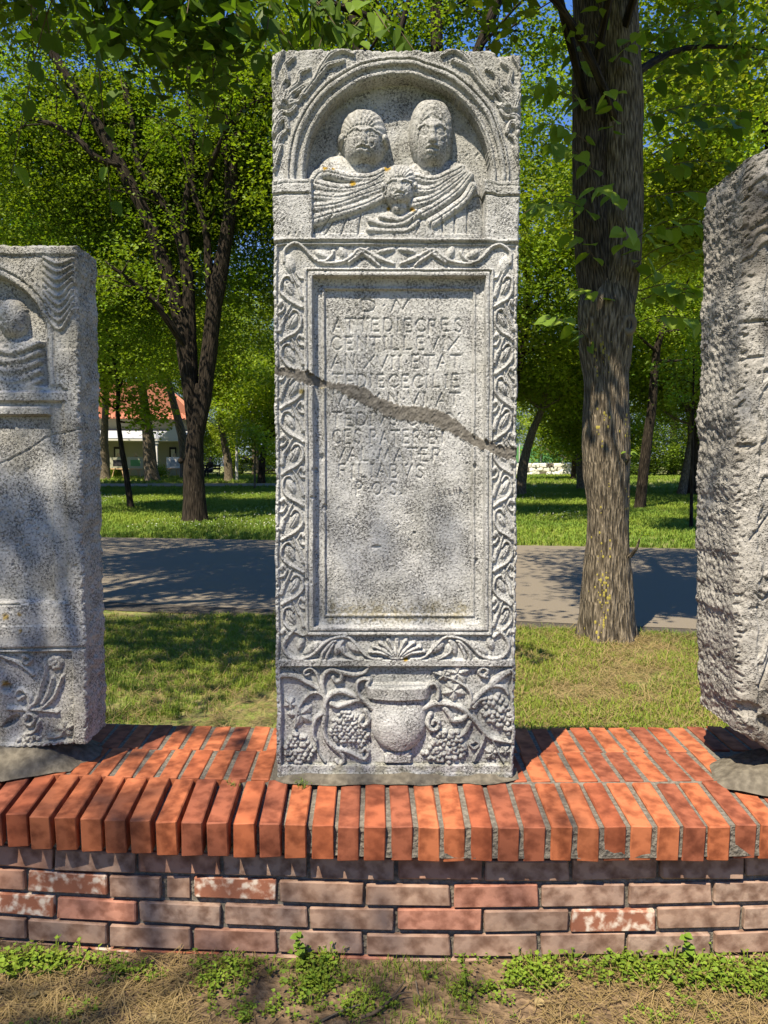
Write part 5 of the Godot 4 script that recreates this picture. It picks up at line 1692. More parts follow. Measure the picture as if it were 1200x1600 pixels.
func make_park_trees() -> void:
	var g := "trees of the park lawn"
	park_tree("young_tree", "thin dark slanting young tree on the lawn beside the left gravestone", "tree", g, down([Vector3(-7.91,0.20,-24.00), Vector3(-8.05,1.20,-24.00), Vector3(-8.17,2.00,-24.00), Vector3(-8.27,2.99,-24.00), Vector3(-8.25,3.98,-24.00), Vector3(-8.46,5.35,-24.00), Vector3(-8.63,6.52,-24.00)]), 0.10, 1.4, 2.2, 18, "leaf_pale", "bark_dark", 0.45, 8)
	park_tree("park_tree", "stout grey trunk standing in front of the portico of the red-roofed house", "tree", g, down([Vector3(-13.27,0.43,-44.00), Vector3(-13.41,2.44,-44.00), Vector3(-13.56,4.26,-44.00), Vector3(-13.75,6.07,-44.00), Vector3(-13.99,8.22,-44.00)]), 0.42, 4.0, 5.0, 14, "leaf", "bark", 0.9, 7)
	park_tree("park_tree", "grey trunk just right of the left gravestone near the house steps", "tree", g, down([Vector3(-16.30,0.52,-45.00), Vector3(-16.33,2.84,-45.00), Vector3(-16.16,5.43,-45.00), Vector3(-16.03,7.64,-45.00)]), 0.30, 3.4, 4.0, 14, "leaf_pale", "bark", 0.85, 6)
	park_tree("park_tree", "pale bent trunk showing just left of the dark forked tree", "tree", g, down([Vector3(-12.61,0.52,-49.00), Vector3(-12.77,2.96,-49.00), Vector3(-13.23,4.98,-49.00), Vector3(-13.68,6.99,-49.00), Vector3(-13.81,8.99,-49.00)]), 0.36, 3.6, 4.0, 14, "leaf_pale", "bark_pale", 0.85, 6)
	park_tree("park_tree", "brown trunk beside the pale lamp post on the lawn", "tree", g, down([Vector3(-8.67,0.42,-43.00), Vector3(-8.72,1.71,-43.00), Vector3(-8.93,2.77,-43.00), Vector3(-9.15,4.55,-43.00), Vector3(-8.98,6.67,-43.00)]), 0.27, 3.4, 5.0, 14, "leaf_pale", "bark", 0.75, 8)
	park_tree("park_tree", "dark trunk on the lawn close to the left side of the tall gravestone", "tree", g, down([Vector3(-6.56,0.54,-41.00), Vector3(-6.48,1.69,-41.00), Vector3(-6.33,2.71,-41.00), Vector3(-6.25,4.41,-41.00)]), 0.22, 3.0, 4.0, 14, "leaf_pale", "bark_dark", 0.7, 8)
	park_tree("sapling", "pale sapling stem with a forked top left of the tall gravestone", "tree", g, down([Vector3(-5.89,0.41,-35.00), Vector3(-5.88,1.37,-35.00), Vector3(-5.85,2.10,-35.00), Vector3(-5.90,2.53,-35.00)]), 0.06, 0.9, 1.0, 18, "leaf_pale", "bark_pale", 0.6, 4)
	park_tree("park_tree", "leaning grey trunk emerging from behind the right side of the tall gravestone", "tree", g, down([Vector3(5.48,0.35,-31.00), Vector3(5.62,1.51,-31.00), Vector3(5.92,2.67,-31.00), Vector3(6.32,3.69,-31.00), Vector3(6.56,4.71,-31.00)]), 0.24, 3.0, 4.2, 13, "leaf_pale", "bark", 0.75, 8)
	park_tree("park_tree", "slim dark trunk seen left of the lichen-spotted trunk, the farther of two", "tree", g, down([Vector3(11.30,0.46,-46.00), Vector3(11.36,1.72,-46.00), Vector3(11.26,3.25,-46.00), Vector3(11.12,4.76,-46.00)]), 0.17, 3.0, 3.6, 15, "leaf_pale", "bark_dark", 0.35, 9)
	park_tree("park_tree", "trunk partly hidden by the left edge of the lichen-spotted trunk", "tree", g, down([Vector3(8.96,0.29,-35.00), Vector3(8.88,1.66,-35.00), Vector3(8.80,2.82,-35.00), Vector3(8.69,4.55,-35.00)]), 0.18, 2.8, 3.6, 17, "leaf_pale", "bark", 0.45, 8)
	park_tree("park_tree", "dark leaning tree with a crooked limb between the lichen-spotted trunk and right gravestone", "tree", g, down([Vector3(7.99,0.08,-24.00), Vector3(8.17,2.00,-24.00), Vector3(8.31,3.19,-24.00), Vector3(8.38,4.37,-24.00), Vector3(8.48,5.25,-24.00), Vector3(8.84,6.13,-24.00), Vector3(9.29,6.91,-24.00)]), 0.18, 2.6, 2.4, 18, "leaf", "bark_dark", 0.55, 8, false)
	park_tree("park_tree", "crooked grey trunk with a bulge close to the right gravestone", "tree", g, down([Vector3(12.00,0.14,-31.00), Vector3(12.18,1.25,-31.00), Vector3(12.35,2.41,-31.00), Vector3(12.31,3.18,-31.00), Vector3(12.11,4.20,-31.00), Vector3(12.15,5.47,-31.00)]), 0.20, 2.6, 3.0, 18, "leaf_pale", "bark", 0.5, 8)
	park_tree("young_tree", "very thin upright dark stem touching the left edge of the right gravestone", "tree", g, down([Vector3(7.02,0.05,-17.50), Vector3(7.01,1.28,-17.50), Vector3(7.00,2.58,-17.50), Vector3(6.99,3.87,-17.50)]), 0.045, 1.0, 1.2, 18, "leaf", "bark_dark", 0.6, 6, false)
	park_tree("tall_tree", "tall bright tree filling the gaps behind the dark forked tree", "tree", g, [Vector3(-12.4, 0.2, -31), Vector3(-12.3, 3, -31), Vector3(-11.8, 7, -31), Vector3(-11.2, 11, -31)], 0.3, 5.6, 5.0, 15, "leaf_pale", "bark_dark", 0.55, 12)
	park_tree("tall_tree", "tall green tree showing between the tall gravestone and the lichen-spotted trunk", "tree", g, [Vector3(4.55, 0.2, -29), Vector3(4.6, 3, -29), Vector3(5.3, 7, -29), Vector3(5.2, 11.5, -29)], 0.28, 4.4, 5.0, 14, "leaf_pale", "bark_dark", 0.55, 12)
	park_tree("tall_tree", "tall bright tree behind the leaning dark tree above the right gravestone", "tree", g, [Vector3(12.5, 0.2, -31), Vector3(12.5, 3, -31), Vector3(12.6, 7, -31), Vector3(12.4, 11, -31)], 0.28, 4.6, 5.0, 13, "leaf_pale", "bark_dark", 0.5, 12)
	park_tree("tall_tree", "tall bright tree above the left gravestone", "tree", g, [Vector3(-17, 0.2, -33), Vector3(-17, 3, -33), Vector3(-16.8, 7, -33), Vector3(-17, 11, -33)], 0.28, 5.0, 5.0, 13, "leaf_pale", "bark_dark", 0.45, 12)
	# the belt of trees that closes the view
	var belt := ["bright green tree", "mid green tree", "yellow green tree"]
	var protos := []
	for k in 3:
		protos.append(park_tree("far_tree", "%s in the belt behind the house, %s" % [belt[k], ["left of the others", "above its roof", "right of its roof"][k]], "tree", "trees closing the view", [Vector3([-30, -19, -10][k], 0.6, [-62, -66, -60][k]), Vector3([-30, -19, -10][k], 6, [-62, -66, -60][k]), Vector3([-29.6, -19.4, -9.6][k], 11, [-62, -66, -60][k])], 0.3, 5.4, 6.0, 9, ["leaf_pale", "leaf", "leaf_pale"][k], "bark", 0.15, 12))
	var spots := [[-4.0, -64, "tree of the far belt hidden mostly behind the tall gravestone's left side"], [3.0, -70, "tree of the far belt directly behind the tall gravestone"], [9.0, -78, "tree of the far belt above the pale stone wall"], [16.5, -66, "tree of the far belt behind the lichen-spotted trunk"], [22.5, -60, "bright tree of the far belt right of the lichen-spotted trunk"],
		[27.5, -64, "tree of the far belt behind the dark leaning tree"], [33.0, -60, "tree of the far belt left of the right gravestone"], [39.0, -66, "tree of the far belt behind the right gravestone"], [-38.0, -66, "tree of the far belt behind the left gravestone"], [-14.5, -74, "taller tree standing behind the roof's right end"], [-24.5, -78, "tree behind the middle of the red roof"], [12.5, -90, "distant tree far behind the pale stone wall"], [25.0, -84, "distant tree in the second row right of the lichen-spotted trunk"], [-8.0, -86, "distant tree behind the parked white car"], [1.0, -92, "most distant tree behind the tall gravestone"], [-47.0, -56, "far tree beyond the left frame edge, nearest the house"], [-56.0, -64, "far tree beyond the left frame edge, in the middle"], [-66.0, -58, "far tree beyond the left frame edge, outermost"], [47.0, -56, "far tree beyond the right frame edge, nearest the right gravestone"], [57.0, -62, "far tree beyond the right frame edge, in the middle"], [66.0, -54, "far tree beyond the right frame edge, outermost"]]
	for k in spots.size():
		var o: Node3D = protos[k % 3].duplicate()
		o.name = "far_tree"
		tag(o, spots[k][2], "tree", "trees closing the view")
		add_child(o, true)
		o.position = Vector3(spots[k][0], 0.6, spots[k][1])
		o.rotation.y = k * 1.7
		o.scale = Vector3.ONE * (0.85 + 0.07 * (k % 5))
	for k in 7:
		var x: float = [19.0, 22.5, 26.0, 29.5, 33.0, -12.5, -9.0][k]
		var b := thing("shrub", ["dark shrub", "low shrub", "broad shrub", "dense shrub", "far shrub", "shrub", "round shrub"][k] + [" first in the far hedge right of the lichen-spotted trunk", " second in the far hedge right of the lichen-spotted trunk", " in the middle of the far hedge on the right", " of the far hedge left of the crooked grey trunk", " at the end of the far hedge near the right gravestone", " left of the parked white car", " right of the parked white car"][k], "shrub", Vector3(x, 0.6, -57.0 - (k % 3) - (20 if k > 4 else 0)), "shrubs along the far edge")
		limb(b, "stem", [Vector3(0, -0.1, 0), Vector3(0.05, 0.5, 0), Vector3(0, 1.0, 0)], 0.05, 0.02, M["bark_dark"], 5)
		crown(b, [[Vector3(-1.1, 0.8, 0), 1.1], [Vector3(0, 1.1, 0), 1.3], [Vector3(1.1, 0.8, 0), 1.1], [Vector3(0.4, 0.6, 0.6), 1.0]], 30, clumps_far, M["leaf_dark"], 0.8)


func extrude_z(st: Soup, profile: PackedVector2Array, z0: float, z1: float) -> void:
	var mid := Vector2.ZERO
	for q in profile: mid += q
	mid /= profile.size()
	var c := Vector3(mid.x, mid.y, (z0 + z1) / 2)
	for k in profile.size():
		var a := profile[k]
		var b := profile[(k + 1) % profile.size()]
		st.out4(Vector3(a.x, a.y, z0), Vector3(b.x, b.y, z0), Vector3(b.x, b.y, z1), Vector3(a.x, a.y, z1), c)
	var t := Geometry2D.triangulate_polygon(profile)
	for z in [z0, z1]:
		for k in t.size() / 3:
			var q := [profile[t[3 * k]], profile[t[3 * k + 1]], profile[t[3 * k + 2]]]
			st.out(Vector3(q[0].x, q[0].y, z), Vector3(q[1].x, q[1].y, z), Vector3(q[2].x, q[2].y, z), c)


# One continuous body from tapered bones: smooth union of capsules meshed as surface nets; tint by the nearest bone.
func body_mesh(bones: Array, cell: float) -> ArrayMesh:
	var lo := Vector3.ONE * 99.0
	var hi := -lo
	for b in bones:
		for e in 2:
			lo = lo.min(b[e] - Vector3.ONE * (b[2 + e] + 0.06))
			hi = hi.max(b[e] + Vector3.ONE * (b[2 + e] + 0.06))
	var n := Vector3i(((hi - lo) / cell).ceil()) + Vector3i.ONE
	var D := PackedFloat32Array()
	var W := PackedInt32Array()
	D.resize(n.x * n.y * n.z)
	W.resize(D.size())
	var i := 0
	for z in n.z:
		for y in n.y:
			for x in n.x:
				var p := lo + Vector3(x, y, z) * cell
				var d := 9.0
				var near := 9.0
				for k in bones.size():
					var b: Array = bones[k]
					var ab: Vector3 = b[1] - b[0]
					var t := clampf((p - b[0]).dot(ab) / maxf(ab.length_squared(), 0.00001), 0.0, 1.0)
					var q: float = p.distance_to(b[0] + ab * t) - lerpf(b[2], b[3], t)
					if q < near:
						near = q
						W[i] = k
					var h := clampf(0.5 + 0.5 * (d - q) / 0.035, 0.0, 1.0)
					d = lerpf(d, q, h) - 0.035 * h * (1.0 - h)
				D[i] = d
				i += 1
	var sx := 1
	var sy := n.x
	var sz := n.x * n.y
	var at := {}
	var v := PackedVector3Array()
	var nn := PackedVector3Array()
	var c := PackedColorArray()
	for z in n.z - 1:
		for y in n.y - 1:
			for x in n.x - 1:
				var o := x * sx + y * sy + z * sz
				var sum := Vector3.ZERO
				var cnt := 0
				for e in 12:
					var ax := e / 4
					var b1 := e & 1
					var b2 := (e >> 1) & 1
					var q := Vector3i.ZERO
					q[(ax + 1) % 3] = b1
					q[(ax + 2) % 3] = b2
					var o1 := o + q.x * sx + q.y * sy + q.z * sz
					var o2: int = o1 + [sx, sy, sz][ax]
					if (D[o1] < 0.0) != (D[o2] < 0.0):
						var f := Vector3(q)
						f[ax] = D[o1] / (D[o1] - D[o2])
						sum += f
						cnt += 1
				if cnt:
					at[o] = v.size()
					v.append(lo + (Vector3(x, y, z) + sum / cnt) * cell)
					nn.append(Vector3(D[o + sx] - D[o], D[o + sy] - D[o], D[o + sz] - D[o]).normalized())
					c.append(bones[W[o]][4])
	var idx := PackedInt32Array()
	for z in range(1, n.z - 1):
		for y in range(1, n.y - 1):
			for x in range(1, n.x - 1):
				var o := x * sx + y * sy + z * sz
				for ax in 3:
					var s: int = [sx, sy, sz][ax]
					if (D[o] < 0.0) != (D[o + s] < 0.0):
						var s1: int = [sy, sz, sx][ax]
						var s2: int = [sz, sx, sy][ax]
						var q := [at.get(o, -1), at.get(o - s1, -1), at.get(o - s1 - s2, -1), at.get(o - s2, -1)]
						if q.min() < 0: continue
						if D[o] < 0.0: idx.append_array([q[0], q[2], q[1], q[0], q[3], q[2]])
						else: idx.append_array([q[0], q[1], q[2], q[0], q[2], q[3]])
	return arrays_mesh(v, nn, idx, c)


func person(label: String, at: Vector3, turn: float, sitting: bool, top: Color, legs: Color) -> void:
	var o := thing("person", label, "person", at)
	o.rotation.y = turn
	var skin := Color(0.50, 0.31, 0.22)
	var hip := 0.50 if sitting else 0.92
	var B := []
	var neck := hip + 0.52
	B.append([Vector3(0, hip, 0), Vector3(0, hip + 0.22, 0.01), 0.15, 0.13, top])
	B.append([Vector3(0, hip + 0.22, 0.01), Vector3(0, neck - 0.10, 0.0), 0.135, 0.15, top])
	B.append([Vector3(-0.15, neck - 0.07, 0), Vector3(0.15, neck - 0.07, 0), 0.075, 0.075, top])
	B.append([Vector3(0, neck - 0.02, 0), Vector3(0, neck + 0.08, 0.015), 0.055, 0.052, skin])
	B.append([Vector3(0, neck + 0.16, 0.02), Vector3(0, neck + 0.22, 0.0), 0.085, 0.10, skin])
	B.append([Vector3(0, neck + 0.15, 0.11), Vector3(0, neck + 0.18, 0.105), 0.016, 0.012, skin])
	for s in [-1.0, 1.0]:
		var sh := Vector3(s * 0.19, neck - 0.08, 0)
		var el := sh + Vector3(s * 0.05, -0.28, 0.02 if not sitting else 0.08)
		var wr := el + (Vector3(-s * 0.02, -0.24, 0.06) if not sitting else Vector3(-s * 0.06, -0.06, 0.23))
		B.append([sh, el, 0.058, 0.045, top])
		B.append([el, wr, 0.043, 0.032, top if s < 0 else skin])
		B.append([wr, wr + (wr - el).normalized() * 0.09, 0.035, 0.025, skin])
		var hj := Vector3(s * 0.09, hip - 0.02, 0)
		var kn := Vector3(s * 0.10, 0.50, 0.02 + s * 0.05) if not sitting else Vector3(s * 0.11, 0.48, 0.42)
		var an := Vector3(s * 0.11, 0.09, -0.02 + s * 0.04) if not sitting else Vector3(s * 0.11, 0.09, 0.40)
		B.append([hj, kn, 0.095, 0.062, legs])
		B.append([kn, an, 0.060, 0.042, legs])
		B.append([an - Vector3(0, 0.045, 0.03), an + Vector3(s * 0.02, -0.055, 0.15), 0.042, 0.034, Color(0.04, 0.04, 0.04)])
	var m := mat("clothes_" + str(at.x), Color.WHITE, 0.85, null, 1.0, 0.0, false, true, true)
	part("body", body_mesh(B, 0.032), m, o)
	var hair := SphereMesh.new()
	hair.radius = 0.108
	hair.height = 0.19
	hair.radial_segments = 14
	hair.rings = 8
	part("hair", hair, M["dark"], o).position = Vector3(0, neck + 0.245, -0.022)


func post(st: Soup, a: Vector3, b: Vector3, w: float) -> void:      # a square bar from a to b
	var d := (b - a).normalized()
	var s := d.cross(Vector3(0.3, 0.2, 1.0)).normalized() * w / 2
	var t := d.cross(s).normalized() * w / 2
	var m := (a + b) / 2
	var A := [a - s - t, a + s - t, a + s + t, a - s + t]
	var B := [b - s - t, b + s - t, b + s + t, b - s + t]
	for k in 4: st.out4(A[k], A[(k + 1) % 4], B[(k + 1) % 4], B[k], m)
	st.out4(A[0], A[1], A[2], A[3], m)
	st.out4(B[0], B[1], B[2], B[3], m)


func bar(called: String, a: Vector3, b: Vector3, w: float, m: Material, root: Node) -> void:
	var s := Soup.new()
	post(s, a, b, w)
	part(called, s.mesh(), m, root)


func make_far_things() -> void:
	var g := 0.62
	# ---- house with a red roof and a columned porch
	var h := thing("house", "low greenish house with red tiled roof and white columned porch behind the park trees", "house", Vector3(-17.2, g, -52.0))
	h.rotation.y = 0.24
	part("wall", box_mesh(Vector3(-9, 0, -7), Vector3(4.6, 4.05, -1.6), 0.02), M["plaster"], h)
	var rs := Soup.new()
	extrude_z(rs, pv([-9.4, 4.05, 5.0, 4.05, 4.2, 4.4, 2.2, 6.5, -9.4, 6.5]), -7.4, -1.3)
	var roof := part("roof", rs.mesh(), M["roof"], h)
	var front := Soup.new()
	front.out4(Vector3(-9.5, 4.02, -0.9), Vector3(5.1, 4.02, -0.9), Vector3(2.4, 6.55, -3.8), Vector3(-9.5, 6.55, -3.8), Vector3(-2, 3, -8))
	part("roof_slope", front.mesh(), M["roof"], roof)
	for k in 46:
		var x := -9.4 + k * 0.31
		var up := 1.0 if x < 2.3 else clampf((5.0 - x) / 2.7, 0.05, 1.0)
		bar("tile_row", Vector3(x, 4.06, -0.92), Vector3(x if x < 2.3 else x - (x - 2.3) * up, 4.06 + 2.5 * up, -0.92 - 2.88 * up), 0.12, M["roof"], roof)
	part("porch_roof", box_mesh(Vector3(-9, 2.45, -1.7), Vector3(4.2, 2.62, 0.7), 0.02), M["plaster_pale"], h)
	var ps := Soup.new()
	ps.out4(Vector3(-9, 2.63, 0.72), Vector3(4.2, 2.63, 0.72), Vector3(4.2, 3.3, -1.58), Vector3(-9, 3.3, -1.58), Vector3(0, 2, -3))
	part("porch_cover", ps.mesh(), M["slate"], h)
	var ga := Soup.new()
	extrude_z(ga, pv([1.9, 2.62, 4.1, 2.62, 3.0, 3.5]), 0.55, 0.72)
	part("gable", ga.mesh(), M["plaster_pale"], h)
	for x in [-7.2, -4.6, -2.0, 1.65, 3.95]:
		var c := part("column", box_mesh(Vector3(-0.22, 0, -0.22), Vector3(0.22, 2.45, 0.22), 0.03), M["white"], h)
		c.position = Vector3(x, 0, 0.35)
		part("capital", box_mesh(Vector3(-0.29, 2.28, -0.29), Vector3(0.29, 2.44, 0.29), 0.02), M["white"], c)
	for x in [-6.2, -3.4, -0.9, 2.8]:
		var f := part("wall_plaque", box_mesh(Vector3(-0.24, 1.25, -1.59), Vector3(0.24, 2.1, -1.52), 0.02), M["dark"], h)
		f.position.x = x
		part("plaque_face", box_mesh(Vector3(-0.13, 1.4, -1.515), Vector3(0.13, 1.95, -1.505)), M["plaster_pale"], f).position.x = 0.0
	for k in 3: part("step", box_mesh(Vector3(-6.2 + k * 0.1, 0.18 * k, 0.9), Vector3(-4.2, 0.18 * (k + 1), 2.0 - 0.35 * k), 0.02), M["white"], h)
	part("pink_block", box_mesh(Vector3(-4.1, 0, 0.9), Vector3(-3.0, 0.55, 1.5), 0.03), M["pink"], h)
	# ---- easels with pictures in front of the porch
	var where := [[-15.95, -49.5, "picture on a light wooden easel left of the stout grey trunk"], [-13.75, -50.6, "white picture on an easel right of the small round bush"], [-12.75, -50.8, "picture on the easel standing nearest the dark forked tree"], [-17.1, -49.6, "picture on an easel close to the house steps"]]
	for k in 4:
		var e := thing("easel", where[k][2], "easel", Vector3(where[k][0], gy(where[k][0], where[k][1]), where[k][1]), "easels in front of the porch")
		bar("leg", Vector3(-0.38, 0, 0.25), Vector3(-0.04, 1.6, 0), 0.05, M["wood"], e)
		bar("leg", Vector3(0.38, 0, 0.25), Vector3(0.04, 1.6, 0), 0.05, M["wood"], e)
		bar("leg", Vector3(0, 0, -0.5), Vector3(0, 1.5, -0.03), 0.05, M["wood"], e)
		bar("ledge", Vector3(-0.45, 0.6, 0.2), Vector3(0.45, 0.6, 0.2), 0.06, M["wood"], e)
		var pic := part("canvas", box_mesh(Vector3(-0.5, 0.64, 0.14), Vector3(0.5, 1.35, 0.18), 0.01), [M["plaster"], M["white"], M["plaster_pale"], M["plaster"]][k], e)
		part("painted_patch", box_mesh(Vector3(-0.3, 0.78, 0.182), Vector3(0.32, 1.18, 0.19)), [M["green_paint"], M["slate"], M["denim"], M["dark"]][k], pic)
	for it in [["round bush right of the stout grey trunk in front of the porch", -14.85, -50.0, 0.6], ["small dark bush beside the house steps", -17.6, -50.2, 0.7]]:
		var b := thing("shrub", it[0], "shrub", Vector3(it[1], gy(it[1], it[2]), it[2]))
		limb(b, "stem", [Vector3(0, -0.1, 0), Vector3(0.02, 0.2, 0), Vector3(0, 0.5, 0)], 0.03, 0.01, M["bark_dark"], 5)
		crown(b, [[Vector3(0, 0.45, 0), it[3]], [Vector3(0.3, 0.4, 0.1), it[3] * 0.8]], 200, clumps, M["leaf"], 0.8)
	# ---- people by the path, a bench, a lamp post, a car
	person("standing person in pale top and blue trousers beside the brown trunk", Vector3(-10.3, gy(-10.3, -50.0), -50.0), 2.6, false, Color(0.6, 0.62, 0.66), Color(0.14, 0.19, 0.38))
	person("seated person in dark clothes at the left end of the park bench", Vector3(-11.65, gy(-11.6, -48.6), -48.6), 0.3, true, Color(0.03, 0.03, 0.035), Color(0.03, 0.03, 0.04))
	person("seated person in dark clothes at the right end of the park bench", Vector3(-10.95, gy(-10.9, -48.5), -48.5), -0.4, true, Color(0.05, 0.04, 0.03), Color(0.02, 0.02, 0.03))
	var bn := thing("park_bench", "dark park bench with two seated people left of the brown trunk", "bench", Vector3(-11.3, gy(-11.3, -48.7), -48.7))
	for k in 3: part("seat_slat", box_mesh(Vector3(-0.9, 0.36, -0.2 + k * 0.15), Vector3(0.9, 0.40, -0.07 + k * 0.15), 0.01), M["dark"], bn)
	for k in 2: part("back_slat", box_mesh(Vector3(-0.9, 0.55 + k * 0.18, -0.30), Vector3(0.9, 0.67 + k * 0.18, -0.26), 0.01), M["dark"], bn)
	for x in [-0.8, 0.8]:
		bar("leg", Vector3(x, 0, 0.2), Vector3(x, 0.36, 0.18), 0.06, M["dark"], bn)
		bar("leg", Vector3(x, 0, -0.3), Vector3(x, 0.85, -0.32), 0.06, M["dark"], bn)
	var lp := thing("lamp_post", "pale slender lamp post on the lawn left of the tall gravestone", "lamp post", Vector3(-8.05, gy(-8.05, -42.0), -42.0))
	limb(lp, "pole", [Vector3(0, -0.1, 0), Vector3(0.02, 1.5, 0), Vector3(0.05, 3.0, 0), Vector3(0.10, 4.4, 0)], 0.09, 0.05, M["pole"], 10)
	limb(lp, "arm", [Vector3(0.10, 4.35, 0), Vector3(-0.1, 4.65, 0.05), Vector3(-0.35, 4.8, 0.1)], 0.03, 0.025, M["pole"], 8)
	part("lamp_head", box_mesh(Vector3(-0.6, 4.74, 0.02), Vector3(-0.3, 4.84, 0.18), 0.03), M["pole"], lp)
	var car := thing("parked_car", "small white car parked far off behind the lamp post", "car", Vector3(-13.0, 0.60, -76.0))
	car.rotation.y = 0.3
	var cs := Soup.new()
	extrude_z(cs, pv([-2.0, 0.3, 2.0, 0.3, 2.05, 0.62, 1.9, 0.82, 1.1, 0.95, -1.75, 0.98, -2.02, 0.75]), -0.82, 0.82)
	part("body", cs.mesh(), M["car_paint"], car)
	var cb := Soup.new()
	extrude_z(cb, pv([-1.7, 0.97, 1.05, 0.95, 0.45, 1.42, -1.2, 1.45]), -0.70, 0.70)
	part("cabin", cb.mesh(), M["car_paint"], car)
	for z in [0.705, -0.715]:
		var w1 := Soup.new()
		extrude_z(w1, pv([-1.45, 1.03, -0.45, 1.03, -0.45, 1.37, -1.12, 1.37]), z, z + 0.01)
		part("window", w1.mesh(), M["car_glass"], car)
		var w2 := Soup.new()
		extrude_z(w2, pv([-0.36, 1.03, 0.78, 1.03, 0.4, 1.35, -0.36, 1.37]), z, z + 0.01)
		part("window", w2.mesh(), M["car_glass"], car)
	for x in [-1.25, 1.25]:
		for z in [-0.74, 0.74]:
			var cy := CylinderMesh.new()
			cy.top_radius = 0.31
			cy.bottom_radius = 0.31
			cy.height = 0.2
			cy.radial_segments = 18
			var wh := part("wheel", cy, M["tyre"], car)
			wh.position = Vector3(x, 0.31, z)
			wh.rotation.x = PI / 2
			var rim := CylinderMesh.new()
			rim.top_radius = 0.18
			rim.bottom_radius = 0.18
			rim.height = 0.22
			rim.radial_segments = 12
			part("rim", rim, M["pole"], wh)
	# ---- pale stone wall, green fence
	var sw := thing("stone_wall", "pale rubble stone wall at the far edge of the lawn right of the tall gravestone", "wall", Vector3(16.5, 0.6, -66.0))
	for row in 3:
		for k in 22:
			var wdt := rng.randf_range(0.5, 0.7)
			var s := part("stone", box_mesh(Vector3(-wdt / 2, -0.17, -0.2), Vector3(wdt / 2, 0.17, 0.2), 0.04, 0.03), [M["plaster_pale"], M["mortar_bed"], M["white"]][rng.randi() % 3], sw)
			s.position = Vector3(-6.6 + k * 0.62 + (0.31 if row % 2 else 0.0), 0.15 + row * 0.34, rng.randf_range(-0.05, 0.05))
	var fe := thing("fence", "green panel fence above the pale stone wall at the far edge", "fence", Vector3(16.5, 0.6, -67.5))
	for k in 7:
		part("panel", box_mesh(Vector3(-6.5 + k * 1.9, 1.1, -0.02), Vector3(-4.7 + k * 1.9, 2.5, 0.02), 0.01), M["green_paint"], fe)
		part("post", box_mesh(Vector3(-4.68 + k * 1.9, 0, -0.05), Vector3(-4.6 + k * 1.9, 2.7, 0.05), 0.01), M["pole"], fe)


# ------------------------------------------------------------------ grass, weeds, litter
func tuft(n: int, h: float, w: float, lean: float) -> ArrayMesh:
	var s := Soup.new()
	for k in n:
		var a := rng.randf() * TAU
		var o := Vector3(rng.randfn(0, 0.3), 0, rng.randfn(0, 0.3)) * h
		var d := Vector3(cos(a), 0, sin(a))
		var sd := Vector3(-d.z, 0, d.x) * w / 2
		var hh := h * rng.randf_range(0.5, 1.15)
		var l := lean * rng.randf_range(0.3, 1.3)
		var m := o + Vector3(0, hh * 0.6, 0) + d * hh * l * 0.3
		var e := o + Vector3(0, hh * (1.0 - 0.3 * l), 0) + d * hh * l
		var t := rng.randf_range(0.75, 1.2)
		var c := Color(t * rng.randf_range(0.85, 1.3), t, t * 0.9)
		s.quad(o - sd, m - sd * 0.8, m + sd * 0.8, o + sd, c)
		s.tri(m - sd * 0.8, e, m + sd * 0.8, c)
	return s.mesh()


func straw_mesh(n: int, l: float) -> ArrayMesh:
	var s := Soup.new()
	for k in n:
		var a := rng.randf() * TAU
		var o := Vector3(rng.randfn(0, 0.5), 0.1 + rng.randf() * 0.12, rng.randfn(0, 0.5)) * l
		var d := Vector3(cos(a), rng.randf_range(-0.1, 0.35), sin(a)) * l * rng.randf_range(0.4, 1.1)
		var sd := d.cross(Vector3.UP).normalized() * 0.0011
		var t := rng.randf_range(0.6, 1.3)
		s.quad(o - sd, o + d - sd, o + d + sd, o + sd, Color(t, t, t * rng.randf_range(0.8, 1.1)))
	return s.mesh()


func sprig(n: int, h: float, l: float) -> ArrayMesh:
	var s := Soup.new()
	for k in n:
		var a := rng.randf() * TAU
		var r := rng.randf_range(0.1, 0.6) * h
		var q := Vector3(cos(a) * r, h * rng.randf_range(0.25, 1.0), sin(a) * r)
		var along := Vector3(cos(a), rng.randf_range(-0.2, 0.5), sin(a)).normalized()
		var face := (Vector3.UP + Vector3(rng.randfn(0, 0.3), 0, rng.randfn(0.1, 0.3))).normalized()
		face = (face - along * face.dot(along)).normalized()
		var t := rng.randf_range(0.75, 1.25)
		blade(s, q, along, face, l * rng.randf_range(0.6, 1.2), Color(t * rng.randf_range(0.85, 1.2), t, t))
		var b := Vector3(cos(a) * r * 0.2, 0, sin(a) * r * 0.2)
		var sd := Vector3(-sin(a), 0, cos(a)) * 0.0012
		s.quad(b - sd, q - sd, q + sd, b + sd, Color(0.8, 0.75, 0.6))
	return s.mesh()


func spread(called: String, meshes: Array, m: Material, n: int, x0: float, x1: float, z0: float, z1: float, lo: float, hi: float, keep: Callable, c0: Color, c1: Color) -> void:
	var by := []
	var tint := []
	for k in meshes.size(): by.append([]); tint.append([])
	for k in n:
		var x := rng.randf_range(x0, x1)
		var z := lerpf(z0, z1, rng.randf())
		if not (keep as Callable).call(x, z): continue
		var v := rng.randi() % meshes.size()
		var s := rng.randf_range(lo, hi)
		by[v].append(Transform3D(Basis(Vector3.UP, rng.randf() * TAU).scaled(Vector3(s, s * rng.randf_range(0.8, 1.2), s)), Vector3(x, gy(x, z), z)))
		tint[v].append(c0.lerp(c1, clampf(0.5 + 0.9 * noise.get_noise_2d(x * 25.0, z * 25.0) + rng.randfn(0, 0.15), 0.0, 1.0)))
	for v in meshes.size():
		if by[v].size(): scatter(called, meshes[v], m, by[v], tint[v])


